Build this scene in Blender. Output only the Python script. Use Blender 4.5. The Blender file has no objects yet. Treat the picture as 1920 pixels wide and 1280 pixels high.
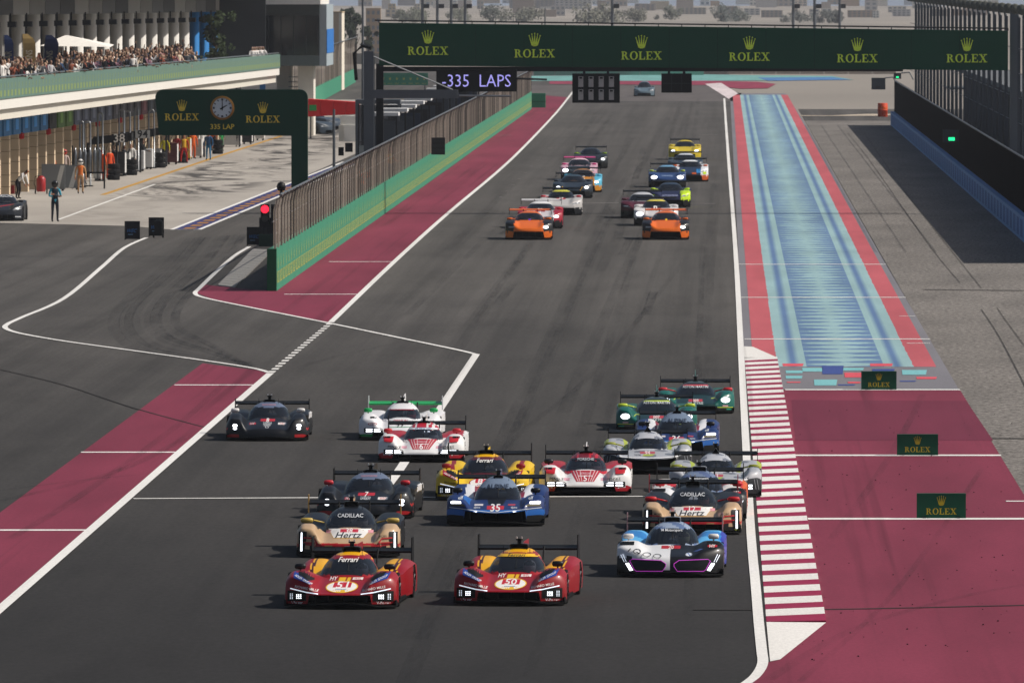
import bpy, bmesh, math, random
import numpy as np
from mathutils import Vector, Matrix
from mathutils.bvhtree import BVHTree

random.seed(7)
scene = bpy.context.scene
# ------------------------------------------------------------------ camera, sky, sun, exposure
FPX, CAM_H, VPX, VPY = 21500.0, 11.2, 1357.0, -40.0      # long lens from a low stand, looking down the straight (+Y)
cam_data = bpy.data.cameras.new('camera')
cam_data.sensor_width = 36.0
cam_data.lens = FPX / 1920 * 36
cam_data.clip_start, cam_data.clip_end = 1.0, 40000.0
cam = bpy.data.objects.new('camera', cam_data)
scene.collection.objects.link(cam)
pitch = math.atan((640 - VPY) / FPX)
yaw = math.atan((VPX - 960) / FPX)
cam_data.dof.use_dof = True
cam_data.dof.focus_distance = 225.0
cam_data.dof.aperture_fstop = 16.0
cam.location = (0, 0, CAM_H)
cam.rotation_euler = (math.pi / 2 - pitch, 0, yaw)
scene.camera = cam

SUN_EL, SUN_AZ = math.radians(44), math.radians(90)       # sun to the right (+X), square to the straight
world = bpy.data.worlds.new('World')
scene.world = world
world.use_nodes = True
wn = world.node_tree
bg = wn.nodes['Background']
sky = wn.nodes.new('ShaderNodeTexSky')
sky.sky_type = 'NISHITA'
sky.sun_disc = False
sky.sun_elevation = SUN_EL
sky.sun_rotation = SUN_AZ
sky.dust_density = 3.0
wn.links.new(sky.outputs[0], bg.inputs[0])
bg.inputs[1].default_value = 0.065
sun_data = bpy.data.lights.new('sun', 'SUN')
sun_data.energy = 4.5
sun_data.angle = math.radians(0.53)
sun_data.color = (1.0, 0.94, 0.86)
sun = bpy.data.objects.new('sun', sun_data)
scene.collection.objects.link(sun)
sun.rotation_euler = (0, math.pi / 2 - SUN_EL, 0)           # light travels towards -X and down
scene.view_settings.view_transform = 'Standard'
scene.view_settings.look = 'None'
scene.view_settings.exposure = 0.0
scene.view_settings.gamma = 1.0
scene.cycles.volume_bounces = 0
scene.cycles.max_bounces = 6
scene.cycles.transparent_max_bounces = 16

# ------------------------------------------------------------------ helpers
COL = scene.collection
RCAM = cam.rotation_euler.to_matrix()

def G(u, v, z=0.0):
    """photo pixel (1920 wide) -> the point of the level plane z that it shows"""
    d = RCAM @ Vector(((u - 960) / FPX, -(v - 640) / FPX, -1))
    t = (z - CAM_H) / d.z
    return Vector((d.x * t, d.y * t, z))

def UX(u, Y):                      # world x of picture column u at distance Y
    return (u - VPX) / FPX * Y

def VZ(v, Y):                      # height of picture row v at distance Y
    return CAM_H - (v - VPY) / FPX * Y

def tag(o, label=None, cat=None, group=None, kind=None):
    if label: o['label'] = label
    if cat: o['category'] = cat
    if group: o['group'] = group
    if kind: o['kind'] = kind
    return o

def empty(name, loc=(0, 0, 0), rz=0.0):
    o = bpy.data.objects.new(name, None)
    COL.objects.link(o)
    o.location = loc
    o.rotation_euler = (0, 0, rz)
    return o

def lin(h):
    h = h.lstrip('#')
    c = [int(h[i:i + 2], 16) / 255 for i in (0, 2, 4)]
    return tuple(x / 12.92 if x <= 0.04045 else ((x + 0.055) / 1.055) ** 2.4 for x in c)

class MB:
    def __init__(self):
        self.v, self.f, self.m = [], [], []
    def add(self, verts, faces, mi=0):
        b = len(self.v)
        self.v += [tuple(p) for p in verts]
        self.f += [tuple(b + i for i in q) for q in faces]
        self.m += [mi] * len(faces)
        return self
    def box(self, x0, x1, y0, y1, z0, z1, mi=0):
        return self.add([(x0, y0, z0), (x1, y0, z0), (x1, y1, z0), (x0, y1, z0), (x0, y0, z1), (x1, y0, z1), (x1, y1, z1), (x0, y1, z1)],
                        [(0, 3, 2, 1), (4, 5, 6, 7), (0, 1, 5, 4), (1, 2, 6, 5), (2, 3, 7, 6), (3, 0, 4, 7)], mi)
    def tube(self, pts, r, n=6, mi=0, cap=True):
        pts = [Vector(p) for p in pts]
        rs = r if isinstance(r, (list, tuple)) else [r] * len(pts)
        vs, fs = [], []
        for i, p in enumerate(pts):
            a = pts[max(i - 1, 0)]; b = pts[min(i + 1, len(pts) - 1)]
            t = (b - a).normalized()
            s = t.orthogonal().normalized() if abs(t.z) > .9 else t.cross(Vector((0, 0, 1))).normalized()
            w = t.cross(s)
            for k in range(n):
                an = 2 * math.pi * k / n
                vs.append(p + rs[i] * (math.cos(an) * s + math.sin(an) * w))
        for i in range(len(pts) - 1):
            for k in range(n):
                fs.append((i * n + k, i * n + (k + 1) % n, (i + 1) * n + (k + 1) % n, (i + 1) * n + k))
        if cap:
            fs.append(tuple(range(n))); fs.append(tuple((len(pts) - 1) * n + k for k in reversed(range(n))))
        return self.add(vs, fs, mi)
    def lathe(self, prof, c=(0, 0, 0), axis='z', n=20, mi=0):
        vs, fs = [], []
        for (r, h) in prof:
            for k in range(n):
                a = 2 * math.pi * k / n
                p = (r * math.cos(a), r * math.sin(a), h)
                if axis == 'x': p = (h, p[0], p[1])
                if axis == 'y': p = (p[0], h, p[1])
                vs.append((p[0] + c[0], p[1] + c[1], p[2] + c[2]))
        for i in range(len(prof) - 1):
            for k in range(n):
                fs.append((i * n + k, i * n + (k + 1) % n, (i + 1) * n + (k + 1) % n, (i + 1) * n + k))
        fs.append(tuple(range(n))); fs.append(tuple((len(prof) - 1) * n + k for k in range(n)))
        return self.add(vs, fs, mi)
    def poly(self, pts, mi=0):
        return self.add(pts, [tuple(range(len(pts)))], mi)
    def mesh(self, name, mats, smooth=False):
        me = bpy.data.meshes.new(name)
        me.from_pydata(self.v, [], self.f)
        for m in (mats if isinstance(mats, (list, tuple)) else [mats]):
            me.materials.append(m)
        if len(me.polygons):
            me.polygons.foreach_set('material_index', self.m)
            me.polygons.foreach_set('use_smooth', [smooth] * len(me.polygons))
        me.update()
        return me
    def build(self, name, mats, parent=None, smooth=False):
        o = bpy.data.objects.new(name, self.mesh(name, mats, smooth))
        COL.objects.link(o)
        o.parent = parent
        return o

def link(name, me, parent=None, loc=(0, 0, 0), rot=(0, 0, 0)):
    o = bpy.data.objects.new(name, me)
    COL.objects.link(o)
    o.parent = parent
    o.location = loc
    o.rotation_euler = rot
    return o

def copy_tree(o, parent=None):
    c = o.copy()
    COL.objects.link(c)
    c.parent = parent
    for ch in o.children:
        copy_tree(ch, c)
    return c

# ------------------------------------------------------------------ materials
_mats = {}
def new_mat(name):
    m = bpy.data.materials.new(name)
    m.use_nodes = True
    nt = m.node_tree
    return m, nt, nt.nodes['Principled BSDF']

def plain(hexc, rough=.6, metal=0.0, var=.12, scale=3.0, coat=0.0, name=None, bump=0.0):
    """paint, plastic, cloth, stone: one colour with a procedural mottling"""
    key = (hexc, rough, metal, var, scale, coat, bump)
    if key in _mats: return _mats[key]
    m, nt, b = new_mat(name or 'paint_' + hexc.strip('#'))
    tc = nt.nodes.new('ShaderNodeTexCoord')
    nz = nt.nodes.new('ShaderNodeTexNoise'); nz.inputs['Scale'].default_value = scale; nz.inputs['Detail'].default_value = 5
    nt.links.new(tc.outputs['Object'], nz.inputs['Vector'])
    c = lin(hexc)
    mx = nt.nodes.new('ShaderNodeMix'); mx.data_type = 'RGBA'
    mx.inputs[6].default_value = tuple(x * (1 - var) for x in c) + (1,)
    mx.inputs[7].default_value = tuple(min(1, x * (1 + var)) for x in c) + (1,)
    nt.links.new(nz.outputs[0], mx.inputs[0])
    nt.links.new(mx.outputs[2], b.inputs['Base Color'])
    b.inputs['Roughness'].default_value = rough
    b.inputs['Metallic'].default_value = metal
    b.inputs['Specular IOR Level'].default_value = .5 if rough < .5 else .2
    b.inputs['Coat Weight'].default_value = coat
    b.inputs['Coat Roughness'].default_value = .08
    if bump:
        bp = nt.nodes.new('ShaderNodeBump'); bp.inputs['Strength'].default_value = bump
        nt.links.new(nz.outputs[0], bp.inputs['Height']); nt.links.new(bp.outputs[0], b.inputs['Normal'])
    _mats[key] = m
    return m

def paint(hexc):
    m = plain(hexc, .385, 0, .05, 6, .14)
    m.node_tree.nodes['Principled BSDF'].inputs['Specular IOR Level'].default_value = .3
    return m

def lamp(hexc, strength):
    key = ('lamp', hexc, strength)
    if key in _mats: return _mats[key]
    m, nt, b = new_mat('lamp_' + hexc.strip('#'))
    b.inputs['Base Color'].default_value = lin(hexc) + (1,)
    b.inputs['Emission Color'].default_value = lin(hexc) + (1,)
    b.inputs['Emission Strength'].default_value = strength
    _mats[key] = m
    return m

def nodes_mat(name, fn, rough=.85):
    m, nt, b = new_mat(name)
    b.inputs['Roughness'].default_value = rough
    b.inputs['Specular IOR Level'].default_value = .12
    fn(nt, b)
    return m

class N:
    """tiny node-graph writer"""
    def __init__(s, nt): s.nt = nt
    def pos(s):
        tc = s.nt.nodes.new('ShaderNodeTexCoord'); sp = s.nt.nodes.new('ShaderNodeSeparateXYZ')
        s.nt.links.new(tc.outputs['Object'], sp.inputs[0]); s.tc = tc
        return sp.outputs
    def math(s, op, a, b=None, c=None):
        n = s.nt.nodes.new('ShaderNodeMath'); n.operation = op
        for i, x in enumerate((a, b, c)):
            if x is None: continue
            if isinstance(x, (int, float)): n.inputs[i].default_value = x
            else: s.nt.links.new(x, n.inputs[i])
        return n.outputs[0]
    def noise(s, scale=(1, 1, 1), detail=4, rough=.55, vec=None):
        mp = s.nt.nodes.new('ShaderNodeMapping'); mp.inputs['Scale'].default_value = scale
        s.nt.links.new(vec or s.tc.outputs['Object'], mp.inputs['Vector'])
        n = s.nt.nodes.new('ShaderNodeTexNoise'); n.inputs['Scale'].default_value = 1; n.inputs['Detail'].default_value = detail
        n.inputs['Roughness'].default_value = rough
        s.nt.links.new(mp.outputs[0], n.inputs['Vector'])
        return n.outputs[0]
    def ramp(s, fac, stops, interp='LINEAR'):
        n = s.nt.nodes.new('ShaderNodeValToRGB'); n.color_ramp.interpolation = interp
        e = n.color_ramp.elements
        while len(e) < len(stops): e.new(.5)
        for i, (p, c) in enumerate(stops):
            e[i].position = p; e[i].color = (c if not isinstance(c, (int, float)) else (c, c, c)) + (1,) if not isinstance(c, (int, float)) else (c, c, c, 1)
        s.nt.links.new(fac, n.inputs[0])
        return n.outputs[0]
    def mix(s, f, a, b, mode='MIX'):
        n = s.nt.nodes.new('ShaderNodeMix'); n.data_type = 'RGBA'; n.blend_type = mode
        for i, x in ((0, f), (6, a), (7, b)):
            if isinstance(x, (int, float)): n.inputs[i].default_value = x if i == 0 else (x, x, x, 1)
            elif isinstance(x, tuple): n.inputs[i].default_value = x + (1,)
            else: s.nt.links.new(x, n.inputs[i])
        return n.outputs[2]
    def out(s, b, col): s.nt.links.new(col, b.inputs['Base Color'])

def asphalt(name, c0, c1, streak=.35, grain=.3, new=None):
    def fn(nt, b):
        n = N(nt); p = n.pos()
        big = n.noise((.06, .016, 1), 6, .65)
        lane = n.noise((.8, .0035, 1), 5, .7)
        blot = n.noise((.35, .05, 1), 6, .7)
        fine = n.noise((9, 2.0, 1), 3, .7)
        col = n.mix(n.ramp(big, [(.3, 0.0), (.7, 1.0)]), c0, c1)
        col = n.mix(streak, col, n.mix(n.ramp(lane, [(.35, 0.0), (.65, 1.0)]), tuple(x * .5 for x in c0), tuple(x * 1.35 for x in c1)))
        if new:                                    # new, darker asphalt nearest; grazing-angle brightening farther off is painted into the colour
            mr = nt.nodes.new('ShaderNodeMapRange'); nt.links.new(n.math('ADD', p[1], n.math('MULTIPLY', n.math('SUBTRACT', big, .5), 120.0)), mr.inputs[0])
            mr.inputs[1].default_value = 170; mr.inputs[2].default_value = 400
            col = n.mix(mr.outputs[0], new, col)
        col = n.mix(1.0, col, n.ramp(blot, [(.3, .80), (.5, 1.0), (.72, 1.12)]), 'MULTIPLY')
        col = n.mix(1.0, col, n.ramp(fine, [(.2, 1 - grain), (.8, 1 + grain)]), 'MULTIPLY')
        n.out(b, col)
    return nodes_mat(name, fn, .88)

def painted_ground(name, hexc, wear=.22, mark=.25):
    c = lin(hexc)
    def fn(nt, b):
        n = N(nt); n.pos()
        big = n.noise((.35, .03, 1), 5, .6); fine = n.noise((14, 3, 1), 3, .7); lane = n.noise((2.2, .01, 1), 3)
        col = n.mix(n.ramp(big, [(.3, 0.0), (.7, 1.0)]), tuple(x * (1 - wear) for x in c), tuple(x * (1 + wear) for x in c))
        col = n.mix(n.math('MULTIPLY', n.ramp(lane, [(.56, 0.0), (.74, 1.0)]), mark), col, tuple(x * .3 for x in c))
        col = n.mix(1.0, col, n.ramp(fine, [(.2, .85), (.8, 1.15)]), 'MULTIPLY')
        n.out(b, col)
    return nodes_mat(name, fn, .75)

WHITE_LINE = painted_ground('white_line_paint', '#dcdad6', .08, .25)
M_BLACK = plain('#08090a', .5, 0, .2)
M_CARBON = plain('#0a0b0c', .55, 0, .25, 8)
M_RUBBER = plain('#0b0b0b', .85)
M_STEEL = plain('#8d9093', .35, .9, .1)
M_GREYSTEEL = plain('#5c6167', .5, .2, .1)
M_DARKSTEEL = plain('#26282b', .5, .3, .2)
M_ROLEXGREEN = plain('#063a27', .5, 0, .1, .8)
M_ROLEXGOLD = plain('#f2d050', .5, 0, .06)
M_ROLEXLIME = plain('#e4ff58', .5, 0, .05)
M_WHITE = plain('#e4e2dd', .5, 0, .05)

# ------------------------------------------------------------------ lettering
_tx = {}
def text2d(s, shear=0.0):
    """flat lettering as (verts, faces), width scaled to 1, centred"""
    if (s, shear) in _tx: return _tx[(s, shear)]
    cu = bpy.data.curves.new('lettering', 'FONT')
    cu.body = s; thin = s.startswith('-335'); cu.align_x = 'CENTER'; cu.align_y = 'CENTER'; cu.shear = shear; cu.resolution_u = 2; cu.offset = -.008 if thin else .012
    o = bpy.data.objects.new('lettering', cu)
    COL.objects.link(o)
    bpy.context.view_layer.update()
    me = o.evaluated_get(bpy.context.evaluated_depsgraph_get()).to_mesh()
    v = np.array([tuple(p.co)[:2] for p in me.vertices]); f = [tuple(p.vertices) for p in me.polygons]
    bpy.data.objects.remove(o); bpy.data.curves.remove(cu)
    w = v[:, 0].max() - v[:, 0].min()
    v[:, 0] -= (v[:, 0].max() + v[:, 0].min()) / 2; v[:, 1] -= (v[:, 1].max() + v[:, 1].min()) / 2
    v /= w
    _tx[(s, shear)] = ([tuple(p) for p in v], f)
    return _tx[(s, shear)]

def serif_rolex():
    """heavy serif capitals ROLEX, cap height 1, as quads (x, z)"""
    V, F = [], []
    def q(*p):
        b = len(V); V.extend(p); F.append(tuple(range(b, b + len(p))))
    def bar(x0, x1, z0, z1): q((x0, z0), (x1, z0), (x1, z1), (x0, z1))
    def arc(cx, cz, rx, rz, tx, tz, a0, a1, n=14):
        for i in range(n):
            A = a0 + (a1 - a0) * i / n; B = a0 + (a1 - a0) * (i + 1) / n
            q((cx + rx * math.cos(A), cz + rz * math.sin(A)), (cx + rx * math.cos(B), cz + rz * math.sin(B)),
              (cx + (rx - tx) * math.cos(B), cz + (rz - tz) * math.sin(B)), (cx + (rx - tx) * math.cos(A), cz + (rz - tz) * math.sin(A)))
    x = 0
    bar(x + .1, x + .3, .08, .92); bar(x, x + .4, 0, .09); bar(x, x + .34, .91, 1.0)             # R
    arc(x + .34, .75, .36, .25, .19, .09, -math.pi / 2, math.pi / 2); bar(x + .3, x + .36, .91, 1.0); bar(x + .3, x + .36, .5, .59)
    q((x + .38, .5), (x + .62, .5), (x + .86, 0), (x + .64, 0)); bar(x + .64, x + .98, 0, .09)
    x = 1.05; arc(x + .48, .5, .48, .52, .21, .08, 0, 2 * math.pi, 26)                              # O
    x = 2.12; bar(x + .1, x + .3, .08, .92); bar(x, x + .42, .91, 1.0); bar(x, x + .74, 0, .1); q((x + .64, .1), (x + .74, .1), (x + .78, .36), (x + .72, .36))   # L
    x = 3.0; bar(x + .1, x + .3, .08, .92); bar(x, x + .74, .91, 1.0); bar(x, x + .76, 0, .09); bar(x + .3, x + .54, .47, .56)       # E
    bar(x + .67, x + .74, .72, .91); bar(x + .69, x + .78, .09, .3); bar(x + .5, x + .56, .38, .64)
    x = 3.9; q((x + .1, .95), (x + .34, .95), (x + .92, .05), (x + .68, .05)); q((x + .72, .95), (x + .82, .95), (x + .26, .05), (x + .16, .05))    # X
    bar(x, x + .42, .91, 1); bar(x + .58, x + .98, .91, 1); bar(x + .0, x + .38, 0, .09); bar(x + .56, x + 1.02, 0, .09)
    w = x + 1.02
    return [((a - w / 2) / w, b / w) for a, b in V], F                                              # width 1, bottom at z = 0

def crown2d():
    """five-pointed crown with balls, width about 1, bottom at 0"""
    V, F = [], []
    def q(*p):
        b = len(V); V.extend(p); F.append(tuple(range(b, b + len(p))))
    tips = [(-.5, .98), (-.26, 1.12), (0, 1.18), (.26, 1.12), (.5, .98)]
    base = [-.24, -.12, 0, .12, .24]
    for (tx, tz), bx in zip(tips, base):
        q((bx - .085, .2), (bx + .085, .2), (tx + .018, tz), (tx - .018, tz))
        q(*[(tx + .06 * math.cos(k * math.pi / 4), tz + .06 * math.sin(k * math.pi / 4)) for k in range(8)])
    q((-.33, .26), (-.30, .12), (-.12, .03), (.12, .03), (.30, .12), (.33, .26), (.12, .19), (-.12, .19))
    return V, F
ROLEX2D, CROWN2D = serif_rolex(), crown2d()

def flat(mb, vf, cx, cz, w, y, mi=0, facing='y', mirror=1):
    """put flat lettering on a plane facing -Y (facing='y') or +X (facing='x', reading towards +Y)"""
    v, f = vf
    if facing == 'y': mb.add([(cx + a * w * mirror, y, cz + b * w) for a, b in v], f, mi)
    else: mb.add([(y, cx + a * w, cz + b * w) for a, b in v], f, mi)
    return mb

# ------------------------------------------------------------------ the ground and what is painted on it
def sheet(name, pts, z, m, parent=None, kind='structure', sub=None):
    mb = MB(); mb.poly([(p[0], p[1], z) for p in pts])
    o = mb.build(name, m, parent)
    if parent is None: o['kind'] = kind
    # keep normals up
    if o.data.polygons[0].normal.z < 0: o.data.flip_normals()
    return o

def px(*uv): return [G(u, v) for u, v in uv]

def strip(name, pts, w, z, m, parent=None, dash=None):
    """a painted line of width w through world points"""
    mb = MB(); pts = [Vector((p[0], p[1], 0)) for p in pts]
    L, R = [], []
    for i, p in enumerate(pts):
        t = (pts[min(i + 1, len(pts) - 1)] - pts[max(i - 1, 0)]).normalized()
        s = Vector((-t.y, t.x, 0)) * w / 2
        L.append(p + s); R.append(p - s)
    for i in range(len(pts) - 1):
        mb.add([(R[i].x, R[i].y, z), (R[i + 1].x, R[i + 1].y, z), (L[i + 1].x, L[i + 1].y, z), (L[i].x, L[i].y, z)], [(0, 1, 2, 3)])
    o = mb.build(name, m, parent)
    if parent is None: o['kind'] = 'structure'
    return o

def smooth(pts, n=8):
    """Catmull-Rom through world points"""
    P = [pts[0]] + list(pts) + [pts[-1]]
    out = []
    for i in range(1, len(P) - 2):
        for k in range(n):
            t = k / n
            a, b, c, d = P[i - 1], P[i], P[i + 1], P[i + 2]
            out.append(.5 * ((2 * b) + (c - a) * t + (2 * a - 5 * b + 4 * c - d) * t * t + (3 * b - a - 3 * c + d) * t ** 3))
    out.append(P[-2])
    return out

M_SAND = nodes_mat('desert_sand', lambda nt, b: (lambda n: (n.pos(), n.out(b, n.mix(n.ramp(n.noise((.01, .002, 1), 6, .6), [(.3, 0.0), (.7, 1.0)]), lin('#7f7a74'), lin('#989188')))))(N(nt)), .95)
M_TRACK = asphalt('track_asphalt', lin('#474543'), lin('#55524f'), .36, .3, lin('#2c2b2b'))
M_CONC = None
def conc(nt, b):
    n = N(nt); p = n.pos()
    big = n.noise((.12, .03, 1), 5, .6)
    col = n.mix(n.ramp(big, [(.3, 0.0), (.7, 1.0)]), lin('#98928b'), lin('#aea8a0'))
    sw = n.noise((.045, .03, 1), 3, .55)                                  # tyre marks swinging out of the boxes
    an = n.math('ADD', n.math('MULTIPLY', p[0], .28), n.math('MULTIPLY', sw, 5.0))
    cmb = nt.nodes.new('ShaderNodeCombineXYZ'); nt.links.new(n.math('ADD', an, n.math('MULTIPLY', p[1], .018)), cmb.inputs[0]); nt.links.new(n.math('MULTIPLY', p[1], .02), cmb.inputs[1])
    tn = n.noise((2.4, 1.0, 1), 4, .65, cmb.outputs[0])
    lane = n.math('MULTIPLY', n.ramp(n.math('ABSOLUTE', n.math('ADD', p[0], 28.6)), [(.0, 1.0), (1.0, 0.0)]), 1.0)
    lane2 = nt.nodes.new('ShaderNodeMapRange'); nt.links.new(n.math('ABSOLUTE', n.math('ADD', p[0], 28.4)), lane2.inputs[0])
    lane2.inputs[1].default_value = 3.8; lane2.inputs[2].default_value = 2.2; lane2.inputs[3].default_value = 0; lane2.inputs[4].default_value = 1
    near = nt.nodes.new('ShaderNodeMapRange'); nt.links.new(p[1], near.inputs[0]); near.inputs[1].default_value = 575; near.inputs[2].default_value = 600
    k = n.math('MULTIPLY', n.math('MULTIPLY', n.ramp(tn, [(.47, 0.0), (.60, 1.0)]), lane2.outputs[0]), n.math('ADD', n.math('MULTIPLY', near.outputs[0], .8), .16))
    col = n.mix(k, col, lin('#3e3c3b'))
    jn = n.math('FRACT', n.math('DIVIDE', p[1], 16.0))
    col = n.mix(n.math('MULTIPLY', n.math('LESS_THAN', jn, .02), .35), col, lin('#4c4946'))
    n.out(b, col)
M_CONC = nodes_mat('pit_lane_concrete', conc, .85)
M_MAROON = painted_ground('maroon_paint', '#793244', .2, .5)
M_MAROON_OLD = painted_ground('older_maroon_paint', '#6b2c3e', .14, .3)
M_GREYPAINT = painted_ground('grey_runoff_paint', '#77757a', .1, .15)
M_ROUGH = nodes_mat('rough_runoff_asphalt', lambda nt, b: (lambda n: (n.pos(), n.out(b, n.mix(1.0, n.mix(n.ramp(n.noise((.3, .05, 1), 5, .6), [(.3, 0.0), (.7, 1.0)]), lin('#67635f'), lin('#7d7873')),
            n.ramp(n.noise((7, 1.4, 1), 4, .75), [(.3, .35), (.7, 1.6)]), 'MULTIPLY'))))(N(nt)), .95)

def runoff(nt, b):
    n = N(nt); p = n.pos(); x, y = p[0], p[1]
    teal, blue, red, grey = lin('#8fadb0'), lin('#4f6a98'), lin('#b35a61'), lin('#77757a')
    # zigzag water pattern between the two blue lines
    d = n.math('ABSOLUTE', n.math('SUBTRACT', x, 3.52))                     # distance from the middle of the strip
    cm = nt.nodes.new('ShaderNodeCombineXYZ'); nt.links.new(n.math('MULTIPLY', y, .30), cm.inputs[0])
    nt.links.new(n.math('MULTIPLY', n.math('SIGN', n.math('SUBTRACT', x, 3.52)), 7.0), cm.inputs[1])
    saw = n.noise((1.0, 1, 1), 5, .75, cm.outputs[0])
    tri = n.math('MULTIPLY', n.math('ABSOLUTE', n.math('SUBTRACT', n.math('FRACT', n.math('ADD', n.math('DIVIDE', y, 3.9), n.math('MULTIPLY', saw, 1.2))), .5)), 2.0)
    reach = n.math('MULTIPLY_ADD', tri, 1.25, -.06)
    inner = n.math('LESS_THAN', d, 1.12)
    spike = n.math('GREATER_THAN', d, reach)
    band = nt.nodes.new('ShaderNodeMapRange'); nt.links.new(n.math('ABSOLUTE', n.math('SUBTRACT', d, 1.5)), band.inputs[0])
    band.inputs[1].default_value = .20; band.inputs[2].default_value = .04; band.inputs[3].default_value = 0; band.inputs[4].default_value = 1
    k = n.math('MAXIMUM', n.math('MULTIPLY', n.math('MULTIPLY', inner, spike), .8), n.math('MULTIPLY', band.outputs[0], .85))
    wat = n.mix(k, teal, blue)
    edge = n.math('ADD', d, n.math('MULTIPLY', n.math('SUBTRACT', n.noise((3, .6, 1), 3), .5), .12))
    col = n.mix(n.math('GREATER_THAN', edge, 1.97), wat, red)
    out = n.math('GREATER_THAN', n.math('ABSOLUTE', n.math('SUBTRACT', x, 3.5)), 2.64)
    col = n.mix(out, col, grey)
    col = n.mix(1.0, col, n.ramp(n.noise((.6, .04, 1), 5, .6), [(.25, .8), (.75, 1.15)]), 'MULTIPLY')
    n.out(b, col)
M_RUNOFF = nodes_mat('painted_water_runoff', runoff, .75)

sheet('ground', [(-9000, -300), (9000, -300), (9000, 30000), (-9000, 30000)], -.03, M_SAND)
sheet('sea', [(-9000, 4700), (9000, 4700), (9000, 30000), (-9000, 30000)], -.015, plain('#7f8a9a', .5, 0, .05, .002))
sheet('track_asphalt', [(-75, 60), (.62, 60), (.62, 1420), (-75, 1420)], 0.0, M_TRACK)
sheet('runoff_asphalt', [(6.4, 60), (60, 60), (60, 905), (6.4, 905)], -.008, M_ROUGH)
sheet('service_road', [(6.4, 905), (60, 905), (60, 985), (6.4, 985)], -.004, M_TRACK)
conc_pts = px((-400, 405), (0, 418), (245, 424), (322, 431)) + [Vector((-24.6, 520, 0)), Vector((-23.8, 640, 0)), Vector((-22.6, 1060, 0)), Vector((-60, 1060, 0)), Vector((-75, 560, 0))]
sheet('pit_lane', conc_pts, .008, M_CONC)

# painted pit-lane edge: blue strip with orange blocks between white lines
a0, a1, b0, b1 = G(322, 431), G(374, 431), Vector((-23.2, 700, 0)), Vector((-22.1, 700, 0))
strip_root = sheet('pit_lane_edge_strip', [a0, a1, b1, b0], .016, painted_ground('navy_strip_paint', '#3a3d6b', .15, .2))
strip('edge_line', [a0, b0], .2, .020, WHITE_LINE, strip_root)
strip('edge_line', [a1, b1], .2, .020, WHITE_LINE, strip_root)
strip('edge_line', [a0, a1], .25, .021, WHITE_LINE, strip_root)
M_ORANGE_BLOCK = painted_ground('orange_block_paint', '#a3742f', .15, .1)
for k in range(34):
    f0 = (k + .25) / 34; f1 = (k + .75) / 34
    L0, L1, R0, R1 = a0.lerp(b0, f0), a0.lerp(b0, f1), a1.lerp(b1, f0), a1.lerp(b1, f1)
    sheet('orange_block', [L0.lerp(R0, .34), L0.lerp(R0, .74), L1.lerp(R1, .74), L1.lerp(R1, .34)], .020, M_ORANGE_BLOCK, strip_root)
# yellow working-lane line by the garages
strip('working_lane_line', px((110, 412), (290, 346)), .16, .012, WHITE_LINE)
strip('working_lane_line', px((192, 366), (300, 330), (420, 290), (560, 245)), .3, .013, painted_ground('yellow_line_paint', '#b58a3c', .2, .2))

# maroon strips
mar1 = [G(380, 681)] + smooth(px((380, 681), (440, 689), (490, 695), (507, 700)), 4)[1:] + [Vector((-12.85, 150, 0)), Vector((-15.2, 150, 0))]
m1 = sheet('maroon_strip', mar1, .006, M_MAROON)
for u0, u1, v in ((327, 482, 722), (152, 336, 848), (-60, 162, 994)):
    strip('cross_line', px((u0, v), (u1, v)), .55, .012, WHITE_LINE, m1)
lines_far = [Vector((UX(620, 373.3), 373.3, 0)), Vector((UX(740, 454), 454, 0)), Vector((UX(840, 547), 547, 0)), Vector((UX(930, 660), 660, 0)), Vector((UX(980, 757), 757, 0)), Vector((UX(1040, 944), 944, 0)), Vector((UX(1066, 1080), 1080, 0)), Vector((UX(1080, 1180), 1180, 0))]
mar2 = px((367, 549), (402, 562), (620, 606)) + lines_far[1:-1] + [Vector((-17.2, 1100, 0)), Vector((-16.2, 700, 0)), G(560, 515), G(520, 545), G(450, 541), G(384, 534)]
m2 = sheet('maroon_strip', mar2, .006, M_MAROON)
for u0, u1, v in ((617, 742, 491), (533, 674, 552)):
    strip('cross_line', px((u0, v), (u1, v)), .5, .012, WHITE_LINE, m2)
mar3 = px((1560, 731), (1800, 731)) + [Vector((6.5, 270, 0)), Vector((6.62, 170, 0)), Vector((6.62, 100, 0)), Vector((-1.2, 100, 0))] + px((1330, 1320), (1397, 1283), (1418, 1266), (1430, 1244), (1428, 1200), (1402, 731))
m3 = sheet('maroon_runoff', mar3, .006, M_MAROON)
sheet('repainted_patch', px((1484, 750), (1812, 752), (1862, 826), (1492, 826)), .010, M_MAROON_OLD, m3)
for u0, u1, v in ((1472, 1800, 731), (1488, 1877, 854), (1515, 2010, 973)):
    strip('cross_line', px((u0, v), (u1, v)), .75, .014, WHITE_LINE, m3)
strip('cross_line', px((1886, 940), (2000, 940)), .4, .014, WHITE_LINE, m3)

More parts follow.
